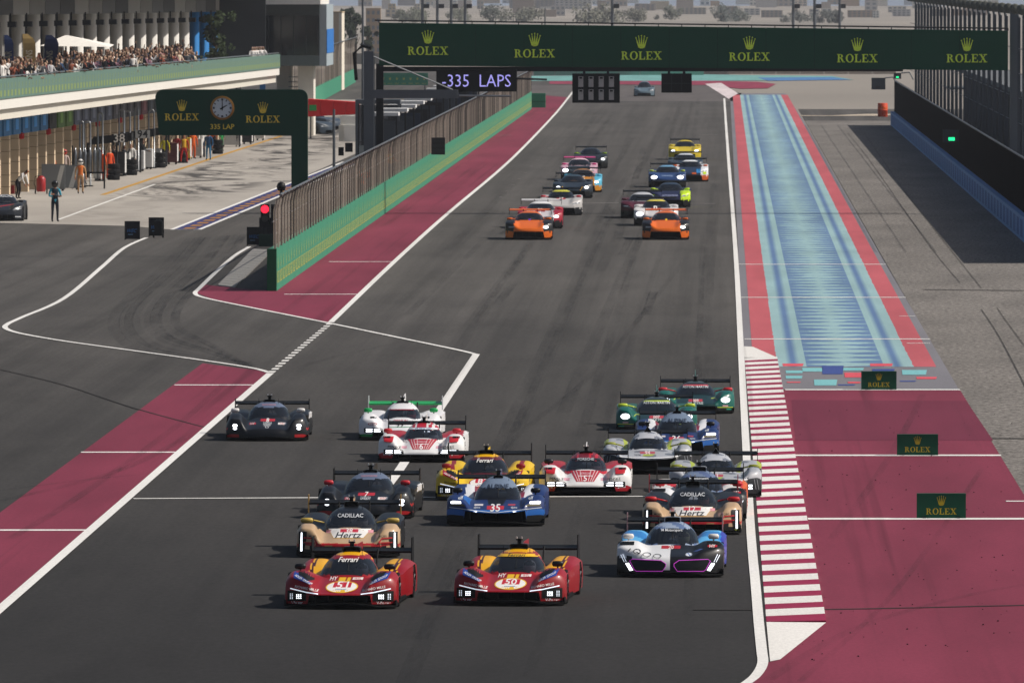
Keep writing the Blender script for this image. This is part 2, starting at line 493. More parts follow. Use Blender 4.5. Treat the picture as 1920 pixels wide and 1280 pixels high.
# water-pattern run-off
r_root = sheet('painted_runoff', [(.6, 313), (6.42, 313), (6.36, 460), (6.30, 900), (6.0, 1120), (.6, 1120)], .004, M_GREYPAINT)
sheet('water_pattern', [(.86, 331), (6.14, 331), (6.14, 1105), (.86, 1105)], .008, M_RUNOFF, r_root)
for u0, u1, v in ((1396, 1744, 636), (1388, 1698, 558), (1384, 1661, 496), (1700, 1744, 644), (1686, 1716, 593)):
    strip('cross_line', px((u0, v), (u1, v)), .6 if u0 < 1600 else .3, .014, WHITE_LINE, r_root)
PATCH = [('#79b4b8', 1505, 1541, 690, 697), ('#3f4f8a', 1542, 1580, 686, 702), ('#79b4b8', 1581, 1618, 690, 695), ('#cf5560', 1468, 1505, 682, 687), ('#cf5560', 1632, 1672, 682, 687),
         ('#79b4b8', 1692, 1736, 694, 703), ('#cf5560', 1584, 1622, 699, 708), ('#79b4b8', 1527, 1568, 712, 723), ('#79b4b8', 1474, 1504, 695, 700), ('#79b4b8', 1474, 1503, 705, 710),
         ('#3f4f8a', 1636, 1676, 692, 696), ('#cf5560', 1719, 1755, 707, 711), ('#3f4f8a', 1688, 1716, 714, 716), ('#cf5560', 1476, 1500, 716, 718), ('#3f4f8a', 1572, 1602, 721, 723), ('#cf5560', 1590, 1612, 716, 719)]
for h, u0, u1, v0, v1 in PATCH:
    sheet('painted_patch', px((u0, v1), (u1, v1), (u1 + 2, v0), (u0 - 1, v0)), .012, painted_ground('patch_paint_' + h[1:], h, .1, .1), r_root)

# kerb: a raised sloping ribbon of white and maroon blocks
kerb = empty('kerb'); kerb['kind'] = 'structure'
KL0, KL1, KR0, KR1 = G(1396, 672), G(1437, 1166), G(1457, 672), G(1549, 1168)
M_KW, M_KM = painted_ground('kerb_white', '#dcd9d4', .08, .55), painted_ground('kerb_maroon', '#8f2c4b', .12, .3)
NK = 36
for k in range(NK * 2):
    f0, f1 = (k / 2 / NK, (k + .88) / 2 / NK) if k % 2 == 0 else ((k - .12) / 2 / NK, (k + 1) / 2 / NK)
    y0, y1 = KL1.y + (KL0.y - KL1.y) * f0, KL1.y + (KL0.y - KL1.y) * f1
    def lx(y): t = (y - KL1.y) / (KL0.y - KL1.y); return KL1.x + (KL0.x - KL1.x) * t, KR1.x + (KR0.x - KR1.x) * t
    (xa, xb), (xc, xd) = lx(y0), lx(y1)
    white = k % 2 == 1
    mb = MB(); nst = 1 if white else 4
    for j in range(nst):                                     # maroon blocks are serrated: small saw teeth across the kerb
        g0, g1 = j / nst, (j + 1) / nst
        ya, yb = y0 + (y1 - y0) * g0, y0 + (y1 - y0) * g1
        h0, h1 = (.06, .06) if white else (.035, .062)
        mb.add([(xa, ya, .016), (xb, ya, h0), (xb, yb, h1), (xa, yb, .016), (xa, ya, -.02), (xb, ya, -.02), (xb, yb, -.02), (xa, yb, -.02)],
               [(0, 1, 2, 3), (0, 4, 5, 1), (1, 5, 6, 2), (2, 6, 7, 3), (3, 7, 4, 0)])
    mb.build('kerb_block', M_KW if white else M_KM, kerb)
for pts in (px((1437, 1167), (1549, 1168), (1463, 1237), (1444, 1241)), px((1394, 650), (1412, 651), (1457, 671), (1396, 671))):
    sheet('kerb_end', pts, .018, M_KW, kerb)
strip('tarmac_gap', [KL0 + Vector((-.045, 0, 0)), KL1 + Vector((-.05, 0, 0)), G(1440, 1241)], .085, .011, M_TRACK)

# white lines of the track and the pit exit
rl = [G(1358, 185), G(1361, 230), G(1366, 300), G(1374, 400), G(1381, 500), G(1387, 610), G(1393, 730), G(1400, 860), G(1408, 1000), G(1417, 1100), G(1423, 1170), G(1428, 1218), G(1430, 1244), G(1418, 1266), G(1397, 1283), G(1330, 1330)]
strip('track_edge_line', smooth(rl, 6), .18, .017, WHITE_LINE)
strip('track_edge_line', [Vector((-12.85, 150, 0)), G(507, 700)], .21, .017, WHITE_LINE)
strip('track_edge_line', smooth(lines_far, 4), .20, .017, WHITE_LINE)
for k in range(20):
    a = G(507, 700).lerp(G(620, 606), (k + .2) / 20); b = G(507, 700).lerp(G(620, 606), (k + .72) / 20)
    strip('dashed_line', [a, b], .2, .017, WHITE_LINE)
strip('pit_exit_line', smooth(px((275, 446), (232, 466), (190, 502), (120, 560), (40, 596), (13, 609), (12, 617), (40, 626), (120, 640), (250, 658), (380, 676), (470, 690), (505, 699)), 6), .18, .019, WHITE_LINE)
strip('pit_exit_line', smooth(px((468, 463), (440, 480), (410, 506), (375, 540), (366, 551), (384, 559), (450, 573), (540, 591), (620, 607), (750, 634), (860, 657), (892, 665)), 6), .17, .019, WHITE_LINE)
strip('pit_exit_line', px((893, 665), (830, 760), (745, 888), (722, 918)), .22, .021, WHITE_LINE)
strip('start_line', px((250, 935), (640, 933), (1400, 930)), .3, .012, WHITE_LINE)
# concrete drain kerb at the pit exit
dr = px((478, 470), (505, 480), (455, 525), (440, 541), (405, 537), (430, 505))
drain = empty('drain_kerb'); drain['kind'] = 'structure'
M_DRAIN = plain('#9d9a95', .9, 0, .15, 2, 0, None, .2)
for k in range(16):
    A, B = G(474 - 66 * k / 16, 468 + 68 * k / 16), G(474 - 66 * (k + .94) / 16, 468 + 68 * (k + .94) / 16)
    C, D = G(512 - 72 * (k + .94) / 16, 470 + 70 * (k + .94) / 16), G(512 - 72 * k / 16, 470 + 70 * k / 16)
    mb = MB(); mb.add([(p.x, p.y, .04) for p in (A, B, C, D)] + [(p.x, p.y, 0) for p in (A, B, C, D)], [(0, 1, 2, 3), (4, 5, 1, 0), (5, 6, 2, 1), (6, 7, 3, 2), (7, 4, 0, 3)])
    mb.build('concrete_block', M_DRAIN, drain)
# faint worn grid marks, tar seams
M_SEAM = painted_ground('tar_seam', '#33302e', .2, .1)
for pts, w in (([(1300, 1143), (1540, 1143), (1920, 1135), (2000, 1133)], .22), ([(1590, 250), (1630, 300), (1700, 400), (1750, 470), (1800, 530)], .022), ([(1620, 250), (1690, 350), (1760, 440), (1840, 540)], .02),
               ([(1840, 580), (1870, 625), (1905, 690), (1940, 760)], .024), ([(1870, 578), (1900, 620), (1960, 700)], .02), ([(1730, 543), (1920, 545)], .5), ([(1600, 400), (1690, 400)], .4),
               ([(1860, 822), (1990, 822)], .35), ([(0, 693), (120, 722), (250, 765), (390, 803)], .06)):
    strip('tar_seam', smooth(px(*pts), 4), w, .0135, M_SEAM)
M_FAINT = painted_ground('worn_white_paint', '#6d6a67', .25, .5)
for u0, u1, v in ((1310, 1345, 253), (1270, 1340, 382), (1090, 1160, 381), (880, 960, 254)):
    strip('worn_grid_mark', px((u0, v), (u1, v)), 1.2, .0125, M_FAINT)
for k in range(9):
    strip('worn_grid_mark', px((1028 - k * 11.5, 278 + k * 11.5), (1034 - k * 11.5, 278 + k * 11.5)), 1.0, .0125, M_FAINT)
# rubber laid down by the tyres: broken, half-transparent streaks
def rubber(name, alpha):
    m, nt, b = new_mat(name)
    b.inputs['Base Color'].default_value = lin('#191818') + (1,); b.inputs['Roughness'].default_value = .75
    n = N(nt); n.pos(); tr = nt.nodes.new('ShaderNodeBsdfTransparent'); mx = nt.nodes.new('ShaderNodeMixShader')
    k = n.math('MULTIPLY', n.ramp(n.noise((1.2, .05, 1), 4, .7), [(.35, 0.0), (.7, 1.0)]), n.math('MULTIPLY', n.ramp(n.noise((14, .4, 1), 3, .7), [(.3, .3), (.7, 1.0)]), alpha))
    nt.links.new(k, mx.inputs[0]); nt.links.new(tr.outputs[0], mx.inputs[1]); nt.links.new(b.outputs[0], mx.inputs[2])
    nt.links.new(mx.outputs[0], nt.nodes['Material Output'].inputs['Surface'])
    return m
M_SKID, M_SKID2 = rubber('tyre_rubber', .55), rubber('worn_tyre_rubber', .30)
rk = random.Random(3)
zk = .0105
def skid(pts, w, m=None):
    global zk
    zk += .00006
    strip('rubber_mark', smooth(pts, 6), w, zk, m or M_SKID)
for k in range(9):                                              # cars leaving the pits swing right
    d = k * 16 + rk.uniform(-5, 5)
    skid([G(455 - d * .75, 440 + d * .05), G(420 - d * .9, 490 + d * .12), G(345 - d * 1.0, 560 + d * .25), G(330 - d * .6, 610 + d * .35), G(400 - d * .2, 650 + d * .2), G(470, 690 - d * .1)], rk.uniform(.15, .45), M_SKID if k % 3 == 0 else M_SKID2)
for k in range(26):                                             # racing lines down the straight
    x = rk.uniform(-11.5, -.6); dx = rk.uniform(-.8, .8); y0 = rk.uniform(160, 700); y1 = y0 + rk.uniform(120, 420)
    skid([Vector((x, y0, 0)), Vector((x + dx * .4, (y0 + y1) / 2, 0)), Vector((x + dx, y1, 0))], rk.uniform(.2, .5), M_SKID2)
for k in range(14):                                             # launch rubber at the grid
    x = rk.choice([-9.6, -7.9, -4.2, -2.5]) + rk.uniform(-.15, .15); y0 = rk.uniform(380, 760)
    skid([Vector((x, y0, 0)), Vector((x + .05, y0 + 12, 0)), Vector((x + .1, y0 + 28, 0))], .32, M_SKID)
for pts in ([(1440, 1275), (1600, 1180), (1800, 1120), (1960, 1090)], [(1500, 1278), (1660, 1130), (1760, 1000), (1840, 880)], [(1560, 1010), (1640, 900), (1700, 800), (1730, 740)], [(20, 1010), (150, 930), (330, 800), (420, 720)], [(0, 920), (160, 900), (330, 884)], [(760, 640), (560, 690), (400, 790), (230, 880), (0, 940)], [(900, 880), (990, 800), (1130, 680), (1290, 480)], [(640, 1110), (760, 1010), (900, 880)]):
    skid(px(*pts), rk.uniform(.12, .25), M_SKID2)
# grit thrown on the painted run-off
mg = MB()
for k in range(150):
    p_ = G(rk.uniform(1490, 1900), rk.uniform(760, 1240)); q_ = rk.uniform(.005, .014)
    mg.box(p_.x - q_, p_.x + q_, p_.y - q_ * 3, p_.y + q_ * 3, .012, .012 + q_)
mg.build('rubber_crumbs', M_RUBBER)['kind'] = 'stuff'

# the far end: turn one run-off
for nm, h, pts in (('far_runoff', '#6f9f9b', ((985, 143), (1320, 140), (1560, 143), (1600, 150), (1330, 152), (985, 152))), ('far_kerb', '#8a3a4e', ((1030, 153), (1330, 152), (1420, 154), (1455, 158), (1440, 166), (1390, 167), (1320, 160), (1030, 158))),
                   ('far_runoff', '#4f79a8', ((1420, 146), (1560, 145), (1595, 150), (1440, 152))), ('far_kerb_end', '#cfc3c4', ((1322, 158), (1352, 156), (1384, 176), (1366, 186))), ('far_service_road', '#5d5856', ((900, 160), (1330, 161), (1390, 175), (1390, 190), (900, 190)))):
    sheet(nm, px(*pts), {'far_service_road': .004, 'far_runoff': .012, 'far_kerb': .020, 'far_kerb_end': .026}[nm] + (.004 if h == '#4f79a8' else 0), painted_ground(nm + h[1:], h, .15, .2))
strip('pale_track_edge', px((1500, 217), (1600, 217), (1668, 214)), 4.0, .004, painted_ground('pale_concrete', '#b9ab99', .1, .1))

# ------------------------------------------------------------------ cars
def pchip(xp, yp):
    xp = np.array(xp, float); yp = np.array(yp, float)
    h = np.diff(xp); d = np.diff(yp) / h
    m = np.zeros(len(xp)); m[0], m[-1] = d[0], d[-1]
    for i in range(1, len(xp) - 1):
        if d[i - 1] * d[i] > 0:
            w1, w2 = 2 * h[i] + h[i - 1], h[i] + 2 * h[i - 1]
            m[i] = (w1 + w2) / (w1 / d[i - 1] + w2 / d[i])
    def f(x):
        x = np.clip(np.asarray(x, float), xp[0], xp[-1])
        i = np.clip(np.searchsorted(xp, x) - 1, 0, len(h) - 1)
        t = (x - xp[i]) / h[i]
        return ((1 + 2 * t) * (1 - t) ** 2 * yp[i] + t * (1 - t) ** 2 * h[i] * m[i] + t * t * (3 - 2 * t) * yp[i + 1] + t * t * (t - 1) * h[i] * m[i + 1])
    return f

ELEV = .055          # slope of the view onto the cars, used only to lay markings where they belong on nose and screen
HYPER = dict(L=4.95, W=1.0, N=60, M=80, yf=.30, lean=.16, xi=.60, it=.25, sk=.09,
    base=([0, .3, 1.3, 1.9, 3.0, 3.6, 4.95], [.24, .29, .46, .50, .50, .46, .50]),
    nose=([0, .35, 1.0, 1.5, 2.0], [.25, .34, .46, .52, .50]), nw=.42,
    ff=([0, .25, .85, 1.3, 1.9], [.40, .54, .645, .60, .46]), fc=.76, fw=.28,
    rf=([2.5, 3.2, 4.0, 4.6, 4.95], [.45, .63, .70, .66, .58]), rc=.74, rw=.30,
    width=([0, .4, .95, 1.6, 2.3, 3.2, 4.0, 4.95], [.95, .99, 1.0, .95, .90, .97, 1.0, .97]),
    wheels=(.98, 4.08), wr=.345,
    cz=([1.30, 1.55, 1.9, 2.25, 2.7, 3.2, 4.0, 4.7], [.50, .64, .80, .885, .92, .90, .76, .58]),
    cw=([1.30, 1.55, 1.9, 2.3, 2.8, 3.4, 4.7], [.40, .50, .53, .52, .46, .34, .12]), cn=2.5, cb=.40,
    zg=(.535, .80), gy=2.95,
    scoop=(.16, .10, 2.45, 'box'), wing=(.80, .93, 1.02, .62), wing_y=4.7, fin=True)
GT = dict(L=4.65, W=1.0, N=40, M=46, yf=.42, lean=.18, xi=.66, it=.36, sk=.10,
    base=([0, .4, 1.3, 2.0, 3.4, 4.65], [.46, .60, .78, .80, .80, .82]),
    nose=([0, .4, 1.0, 1.6], [.44, .58, .74, .80]), nw=.5,
    ff=([0, .3, .85, 1.5, 2.0], [.5, .66, .80, .80, .78]), fc=.76, fw=.28,
    rf=([2.4, 3.2, 3.8, 4.65], [.78, .86, .92, .86]), rc=.76, rw=.30,
    width=([0, .4, .95, 1.8, 2.6, 3.6, 4.65], [.95, .99, 1.0, .94, .94, 1.0, .96]),
    wheels=(.95, 3.65), wr=.345,
    cz=([1.35, 1.7, 2.1, 2.5, 3.0, 3.6, 4.4], [.76, .97, 1.13, 1.20, 1.18, 1.05, .84]),
    cw=([1.35, 1.7, 2.1, 2.6, 3.3, 4.4], [.62, .68, .66, .60, .52, .40]), cn=2.8, cb=.6,
    zg=(.80, 1.12), gy=3.3, scoop=None, wing=(1.17, 1.22, 1.30, 1.0), wing_y=4.5, fin=False)

CTOP = {}
def glass_mat():
    m, nt, b = new_mat('tinted_glass')
    b.inputs['Base Color'].default_value = (.012, .015, .020, 1)
    b.inputs['Roughness'].default_value = .12
    b.inputs['Specular IOR Level'].default_value = .55
    tr = nt.nodes.new('ShaderNodeBsdfTransparent'); tr.inputs[0].default_value = (.75, .8, .9, 1)
    mx = nt.nodes.new('ShaderNodeMixShader'); mx.inputs[0].default_value = .30
    nz = nt.nodes.new('ShaderNodeTexNoise'); nz.inputs['Scale'].default_value = 2.5
    rr = nt.nodes.new('ShaderNodeMapRange'); rr.inputs[3].default_value = .06; rr.inputs[4].default_value = .22
    nt.links.new(nz.outputs[0], rr.inputs[0]); nt.links.new(rr.outputs[0], b.inputs['Roughness'])
    o = nt.nodes['Material Output']
    nt.links.new(b.outputs[0], mx.inputs[1]); nt.links.new(tr.outputs[0], mx.inputs[2]); nt.links.new(mx.outputs[0], o.inputs['Surface'])
    return m
M_GLASS = glass_mat()
M_LED = lamp('#f4f8ff', 3.0)
M_LED2 = lamp('#eaf3ff', .7)
M_MAG = lamp('#b93ab8', .7)

# wheel, shared by every car
_w = MB(); _w.lathe([(.20, -.15), (.335, -.15), (.345, -.12), (.345, .12), (.335, .15), (.20, .15)], axis='x', n=28)
WHEEL_TYRE = _w.mesh('tyre', M_RUBBER, True)
_w = MB(); _w.lathe([(.05, .10), (.215, .145), (.225, .15), (.225, -.15), (.215, -.145), (.05, -.10)], axis='x', n=24)
for k in range(10):
    a = k * math.pi / 5
    for s in (-1, 1):
        _w.tube([(s * .13, .04 * math.cos(a), .04 * math.sin(a)), (s * .155, .20 * math.cos(a), .20 * math.sin(a))], .016, 4)
WHEEL_RIM = _w.mesh('rim', plain('#1b1c1e', .4, .6), False)

def tri_sub(v, f, mx):
    bm = bmesh.new()
    vs = [bm.verts.new((a, b, 0)) for a, b in v]
    for q in f:
        try: bm.faces.new([vs[i] for i in q])
        except ValueError: pass
    bmesh.ops.triangulate(bm, faces=bm.faces[:])
    for _ in range(4):
        e = [x for x in bm.edges if x.calc_length() > mx]
        if not e: break
        bmesh.ops.subdivide_edges(bm, edges=e, cuts=1, use_grid_fill=False)
        bmesh.ops.triangulate(bm, faces=[x for x in bm.faces if len(x.verts) > 3])
    bm.verts.index_update()
    out = [(p.co.x, p.co.y) for p in bm.verts], [tuple(p.index for p in q.verts) for q in bm.faces]
    bm.free()
    return out

def car(name, label, cat, loc, rz, cols, livery, marks=(), group=None, P=HYPER, over=None, roof=None, wingm=None, mirrors=('#0c0d0f', 0), intake=True, scoopc='#0a0b0c', endc=None, inner=None, mount='arm'):
    """cols: list of hex paints; livery(x, y, z, app)->index into cols (-1 = carbon); marks: list of surface markings"""
    P = dict(P); P.update(over or {})
    root = empty(name, loc, rz)
    tag(root, label, cat, group)
    mats = [paint(c) for c in cols] + [M_CARBON]
    Nn, Mm = P['N'], P['M']
    base, nose, ff, rf, wid = (pchip(*P[k]) for k in ('base', 'nose', 'ff', 'rf', 'width'))
    def hgt(x, y):
        ax = np.abs(x)
        h = base(y)
        wn_ = np.exp(-(ax / P['nw']) ** 4) * (y < P['nose'][0][-1] + .01)
        h = h + wn_ * np.maximum(nose(y) - h, 0)
        w1 = np.exp(-np.abs((ax - P['fc']) / P['fw']) ** 4) * (y <= P['ff'][0][-1])
        h = h + w1 * np.maximum(ff(y) - h, 0)
        w2 = np.exp(-np.abs((ax - P['rc']) / P['rw']) ** 4) * (y >= P['rf'][0][0])
        return h + w2 * np.maximum(rf(y) - h, 0)
    xs = np.linspace(-1, 1, Nn + 1)
    K = 9
    mb = MB(); vid = {}
    top = np.linspace(0, 1, Mm) ** 1.35
    rows = []
    yf = P['yf'] * np.abs(xs) ** 2.6
    ztop = hgt(xs, yf + P['lean'])
    zlo = np.where(np.abs(xs) < P['xi'], P['it'] + P.get('itx', 0) * (np.abs(xs) / P['xi']) ** 2, P['sk'])
    for j in range(K):
        t = j / K
        rows.append((xs, yf + P['lean'] * t * t, zlo + (ztop - zlo) * (1 - (1 - t) ** 1.5)))
    for t in top:
        y = (yf + P['lean']) + (P['L'] - yf - P['lean']) * t
        rows.append((xs, y, hgt(xs, y)))
    V = []
    for (x, y, z) in rows:
        V += [(a * w * P['W'], b, c) for a, b, c, w in zip(x, y, z, wid(y))]
    F, MI = [], []
    nc = Nn + 1
    nL = len(cols)
    def lv(q):
        c = [sum(V[i][k] for i in q) / len(q) for k in range(3)]
        r = livery(c[0], c[1], c[2], c[2] + ELEV * c[1])
        return nL if r < 0 else r
    for j in range(len(rows) - 1):
        for i in range(Nn):
            q = (j * nc + i, j * nc + i + 1, (j + 1) * nc + i + 1, (j + 1) * nc + i)
            F.append(q); MI.append(lv(q))
    # side walls with open wheel arches
    ws0 = min(1.0, (min(max(P['ff'][1]), max(P['rf'][1])) - .03) / .69)
    S = 9
    for side in (0, Nn):
        st = len(V)
        r0 = 0
        for (x, y, z) in rows:
            X = x[side] * wid(y[side]) * P['W'] * 1.0
            for k in range(S + 1):
                zz = z[side] + (P['sk'] - z[side]) * k / S
                V.append((float(X) * (1 + .012 * math.sin(math.pi * k / S)), float(y[side]), float(max(zz, P['sk']) if z[side] > P['sk'] else z[side])))
        for j in range(len(rows) - 1):
            for k in range(S):
                q = (st + j * (S + 1) + k, st + (j + 1) * (S + 1) + k, st + (j + 1) * (S + 1) + k + 1, st + j * (S + 1) + k + 1)
                cy = sum(V[i][1] for i in q) / 4; cz_ = sum(V[i][2] for i in q) / 4
                if any((cy - w) ** 2 + (cz_ - P['wr'] * ws0) ** 2 < (P['wr'] * ws0 + .035) ** 2 for w in P['wheels']): continue
                F.append(q if side else tuple(reversed(q))); MI.append(lv(q))
    # tail
    st = len(V); last = (len(rows) - 1) * nc
    for i in range(nc):
        V.append((V[last + i][0], V[last + i][1] - .1, .28))
    for i in range(Nn):
        F.append((last + i, last + i + 1, st + i + 1, st + i)); MI.append(nL)
    b = MB(); b.v, b.f, b.m = V, F, MI
    b.build('body', mats, root, True)
    bv, bf = list(V), list(F)
    # canopy: roof shell and screen
    cz, cw = pchip(*P['cz']), pchip(*P['cw'])
    ysn = np.linspace(P['cz'][0][0], P['cz'][0][-1], 46); NA = 36
    CV = []
    for y in ysn:
        a, top_, bz = float(cw(y)), float(cz(y)), P['cb']
        for k in range(NA + 1):
            th = math.pi * k / NA
            c, s = math.cos(th), math.sin(th)
            CV.append((-a * math.copysign(abs(c) ** (2 / P['cn']), c) * (1.0 + .0), float(y), bz + (top_ - bz) * abs(s) ** (2 / (P['cn'] * .92))))
    GF, RF = [], []
    roofm = [paint(c) for c in (roof[0] if roof else ['#15171a'])]
    RM = []
    for j in range(len(ysn) - 1):
        for k in range(NA):
            q = (j * (NA + 1) + k, j * (NA + 1) + k + 1, (j + 1) * (NA + 1) + k + 1, (j + 1) * (NA + 1) + k)
            c = [sum(CV[i][m] for i in q) / 4 for m in range(3)]
            sidew = c[1] > 2.2
            if P['zg'][0] < c[2] < P['zg'][1] - (.06 if sidew else 0) and c[1] < P['gy'] and not (2.18 < c[1] < 2.27): GF.append(q)
            else:
                RF.append(q); RM.append(roof[1](c[0], c[1], c[2], c[2] + ELEV * c[1]) if roof else 0)
    # the end of the tail
    def sub(faces, name, m, idx=None):
        used = sorted({i for q in faces for i in q}); mp = {i: k for k, i in enumerate(used)}
        x = MB(); x.v = [CV[i] for i in used]; x.f = [tuple(mp[i] for i in q) for q in faces]; x.m = idx or [0] * len(faces)
        return x.build(name, m, root, True)
    sub(RF, 'canopy', roofm, RM)
    sub(GF, 'windscreen', M_GLASS)
    n0 = len(bv)
    bvh = BVHTree.FromPolygons([Vector(p) for p in bv + CV], bf + [tuple(i + n0 for i in q) for q in GF + RF])
    # dark insides and floor
    x = MB(); x.box(-.9, .9, .5, P['L'] - .4, .05, .10)
    x.box(-P['xi'] - .03, P['xi'] + .03, .62, .66, .1, P['it'] + .1)
    for k in range(5):
        xx = (-.8 + .4 * k) * P['xi']; x.box(xx - .012, xx + .012, .34, .63, .08, P['it'] + .02)
    x.build('floor', M_BLACK, root)
    # splitter: a thin blade with turned-up ends
    x = MB(); pts = []
    for k in range(25):
        u = -1 + 2 * k / 24
        zz = .045 + (.05 if abs(u) < .62 else 0) * math.cos(u / .62 * math.pi / 2) ** .5 if abs(u) < .62 else .045
        pts.append((u * 1.0 * P['W'], P['yf'] * abs(u) ** 2.6 - .09, zz))
    vs = [(a, y, z) for a, y, z in pts] + [(a, y + .55, z) for a, y, z in pts] + [(a, y, z + .022) for a, y, z in pts] + [(a, y + .55, z + .022) for a, y, z in pts]
    fs = []
    for k in range(24):
        fs += [(k, k + 25, k + 26, k + 1), (50 + k, 51 + k, 76 + k, 75 + k), (k, k + 1, 51 + k, 50 + k)]
    x.add(vs, fs)
    for s in (-1, 1): x.box(s * .985 - .012, s * .985 + .012, P['yf'] - .1, P['yf'] + .4, .05, .16)
    x.build('splitter', M_CARBON, root)
    # side skirts
    for s in (-1, 1):
        x = MB(); x.box(min(s * .86, s * .95), max(s * .86, s * .95), P['wheels'][0] + .45, P['wheels'][1] - .45, .05, .12); x.build('side_skirt', M_CARBON, root)
    ws = min(1.0, (min(max(P['ff'][1]), max(P['rf'][1])) - .03) / .69)
    CTOP[root.name] = float(cz(2.2))
    for yw in P['wheels']:
        for s in (-1, 1):
            w = link('wheel', WHEEL_TYRE, root, (s * .84, yw, .345 * ws)); w.scale = (1, ws, ws)
            link('rim', WHEEL_RIM, w)
    # rear wing
    z0, z1, ze, zb = P['wing']
    wy = P['wing_y']
    x = MB()
    for (ya, yb, za, zb_, th) in ((wy - .12, wy + .16, z0, z0 + .025, .035), (wy + .14, wy + .26, z0 + .045, z0 + .065, .015)):
        x.add([(-.9, ya, za), (.9, ya, za), (.9, yb, zb_), (-.9, yb, zb_), (-.9, ya, za + th), (.9, ya, za + th), (.9, yb, zb_ + th), (-.9, yb, zb_ + th)],
              [(0, 3, 2, 1), (4, 5, 6, 7), (0, 1, 5, 4), (1, 2, 6, 5), (2, 3, 7, 6), (3, 0, 4, 7)])
    wg = x.build('rear_wing', paint(wingm) if wingm else M_CARBON, root)
    for s in (-1, 1):
        x = MB(); xx = s * .91
        x.add([(xx - .008, wy - .2, zb), (xx + .008, wy - .2, zb), (xx + .008, wy + .3, zb), (xx - .008, wy + .3, zb), (xx - .008, wy - .1, ze), (xx + .008, wy - .1, ze), (xx + .008, wy + .28, ze), (xx - .008, wy + .28, ze)],
              [(0, 3, 2, 1), (4, 5, 6, 7), (0, 1, 5, 4), (1, 2, 6, 5), (2, 3, 7, 6), (3, 0, 4, 7)])
        x.build('end_plate', paint(endc) if endc else M_CARBON, wg)
        x = MB(); x.tube([(s * .3, wy - .45, .55), (s * .3, wy - .2, z0 + .06), (s * .3, wy, z0 + .04)], .018, 5); x.build('wing_pylon', M_CARBON, wg)
    if P['fin']:
        x = MB(); x.add([(-.008, 2.7, .88), (-.008, 4.75, .5), (-.008, 4.75, .98), (-.008, 3.9, .98), (-.008, 3.2, .93), (.008, 2.7, .88), (.008, 4.75, .5), (.008, 4.75, .98), (.008, 3.9, .98), (.008, 3.2, .93)],
              [(0, 1, 2, 3, 4), (9, 8, 7, 6, 5), (0, 5, 6, 1), (1, 6, 7, 2), (2, 7, 8, 3), (3, 8, 9, 4), (4, 9, 5, 0)])
        x.build('dorsal_fin', paint(cols[0]), root)
    # roof intake
    if P['scoop']:
        hw, hh, ys, kind = P['scoop']
        zr = float(cz(ys)) - .02
        def ring(w, h, y, z0_, n=20):
            out = []
            for k in range(n):
                a = 2 * math.pi * k / n
                if kind == 'tri':
                    r = [(0, 1), (1, -.75), (-1, -.75)]
                    f = k / n * 3; i = int(f); g = f - i
                    p = (r[i][0] * (1 - g) + r[(i + 1) % 3][0] * g, r[i][1] * (1 - g) + r[(i + 1) % 3][1] * g)
                else:
                    e = 5 if kind == 'box' else 2.4
                    p = (math.copysign(abs(math.cos(a)) ** (2 / e), math.cos(a)), math.copysign(abs(math.sin(a)) ** (2 / e), math.sin(a)))
                out.append((p[0] * w, y, z0_ + h / 2 + p[1] * h / 2))
            return out
        R = [ring(hw * .80, hh * .8, ys + .16, zr + hh * .1), ring(hw * .90, hh * .9, ys, zr + hh * .05), ring(hw, hh, ys - .01, zr), ring(hw, hh, ys + .25, zr), ring(hw * .75, hh * .7, ys + .9, zr - .05)]
        x = MB(); n = 20
        for r in R: x.v += r
        for i in range(4):
            for k in range(n):
                x.f.append((i * n + k, i * n + (k + 1) % n, (i + 1) * n + (k + 1) % n, (i + 1) * n + k)); x.m.append(1 if i == 0 else 0)
        x.f.append(tuple(range(n))); x.m.append(1)
        x.build('roof_intake', [paint(scoopc), M_BLACK], root, False)
        x = MB(); zt = zr + hh
        x.box(-.035, .035, ys + .1, ys + .2, zt - .01, zt + .07); x.box(-.06, .06, ys + .11, ys + .15, zt + .06, zt + .09)
        x.build('roof_camera', M_BLACK, root)
        for s in (-.045, .045): MB().box(s - .012, s + .012, ys + .10, ys + .13, zt + .085, zt + .125).build('antenna_tip', M_WHITE, root)
        for s in (-.25, .22): MB().tube([(s, 2.15, .8), (s * 1.02, 2.16, float(cz(2.15)) + .10)], .006, 4).build('antenna', M_BLACK, root)
    # mirrors
    for s in (-1, 1):
        x = MB()
        if P is not None and mirrors[1] == 0:          # pods on stalks above the front wings
            my, mz, mx_ = 1.15, float(hgt(np.array([.8]), np.array([1.15]))[0]) + .06, .80
            x.tube([(s * mx_, my + .05, mz - .14), (s * mx_, my + .02, mz + .02)], .016, 5)
            x.lathe([(.02, -.1), (.05, -.08), (.055, 0), (.05, .08), (.02, .1)], (s * mx_, my, mz + .025), 'x', 10)
        else:                                          # long arms reaching out from the canopy
            my, mz = 1.55, mirrors[1]
            x.tube([(s * .52, my + .35, mz - .06), (s * .72, my + .1, mz)], .018, 5)
            x.lathe([(.02, -.12), (.05, -.1), (.055, 0), (.05, .1), (.02, .12)], (s * .84, my, mz), 'x', 10)
        x.build('mirror', paint(mirrors[0]), root, True)
    # a wiper on the screen
    x = MB()
    pts = []
    for zz in np.linspace(P['zg'][0] + .12, P['zg'][1] + .02, 5):
        h = bvh.ray_cast(Vector((.02, -3, zz + .2)), Vector((0, 1, -ELEV)).normalized())
        if h[0]: pts.append(h[0] + Vector((0, -.02, .0)))
    if len(pts) > 2: x.tube(pts, .008, 4); x.build('wiper', M_BLACK, root)
    # markings laid onto the surface
    d = Vector((0, 1, -ELEV)).normalized()
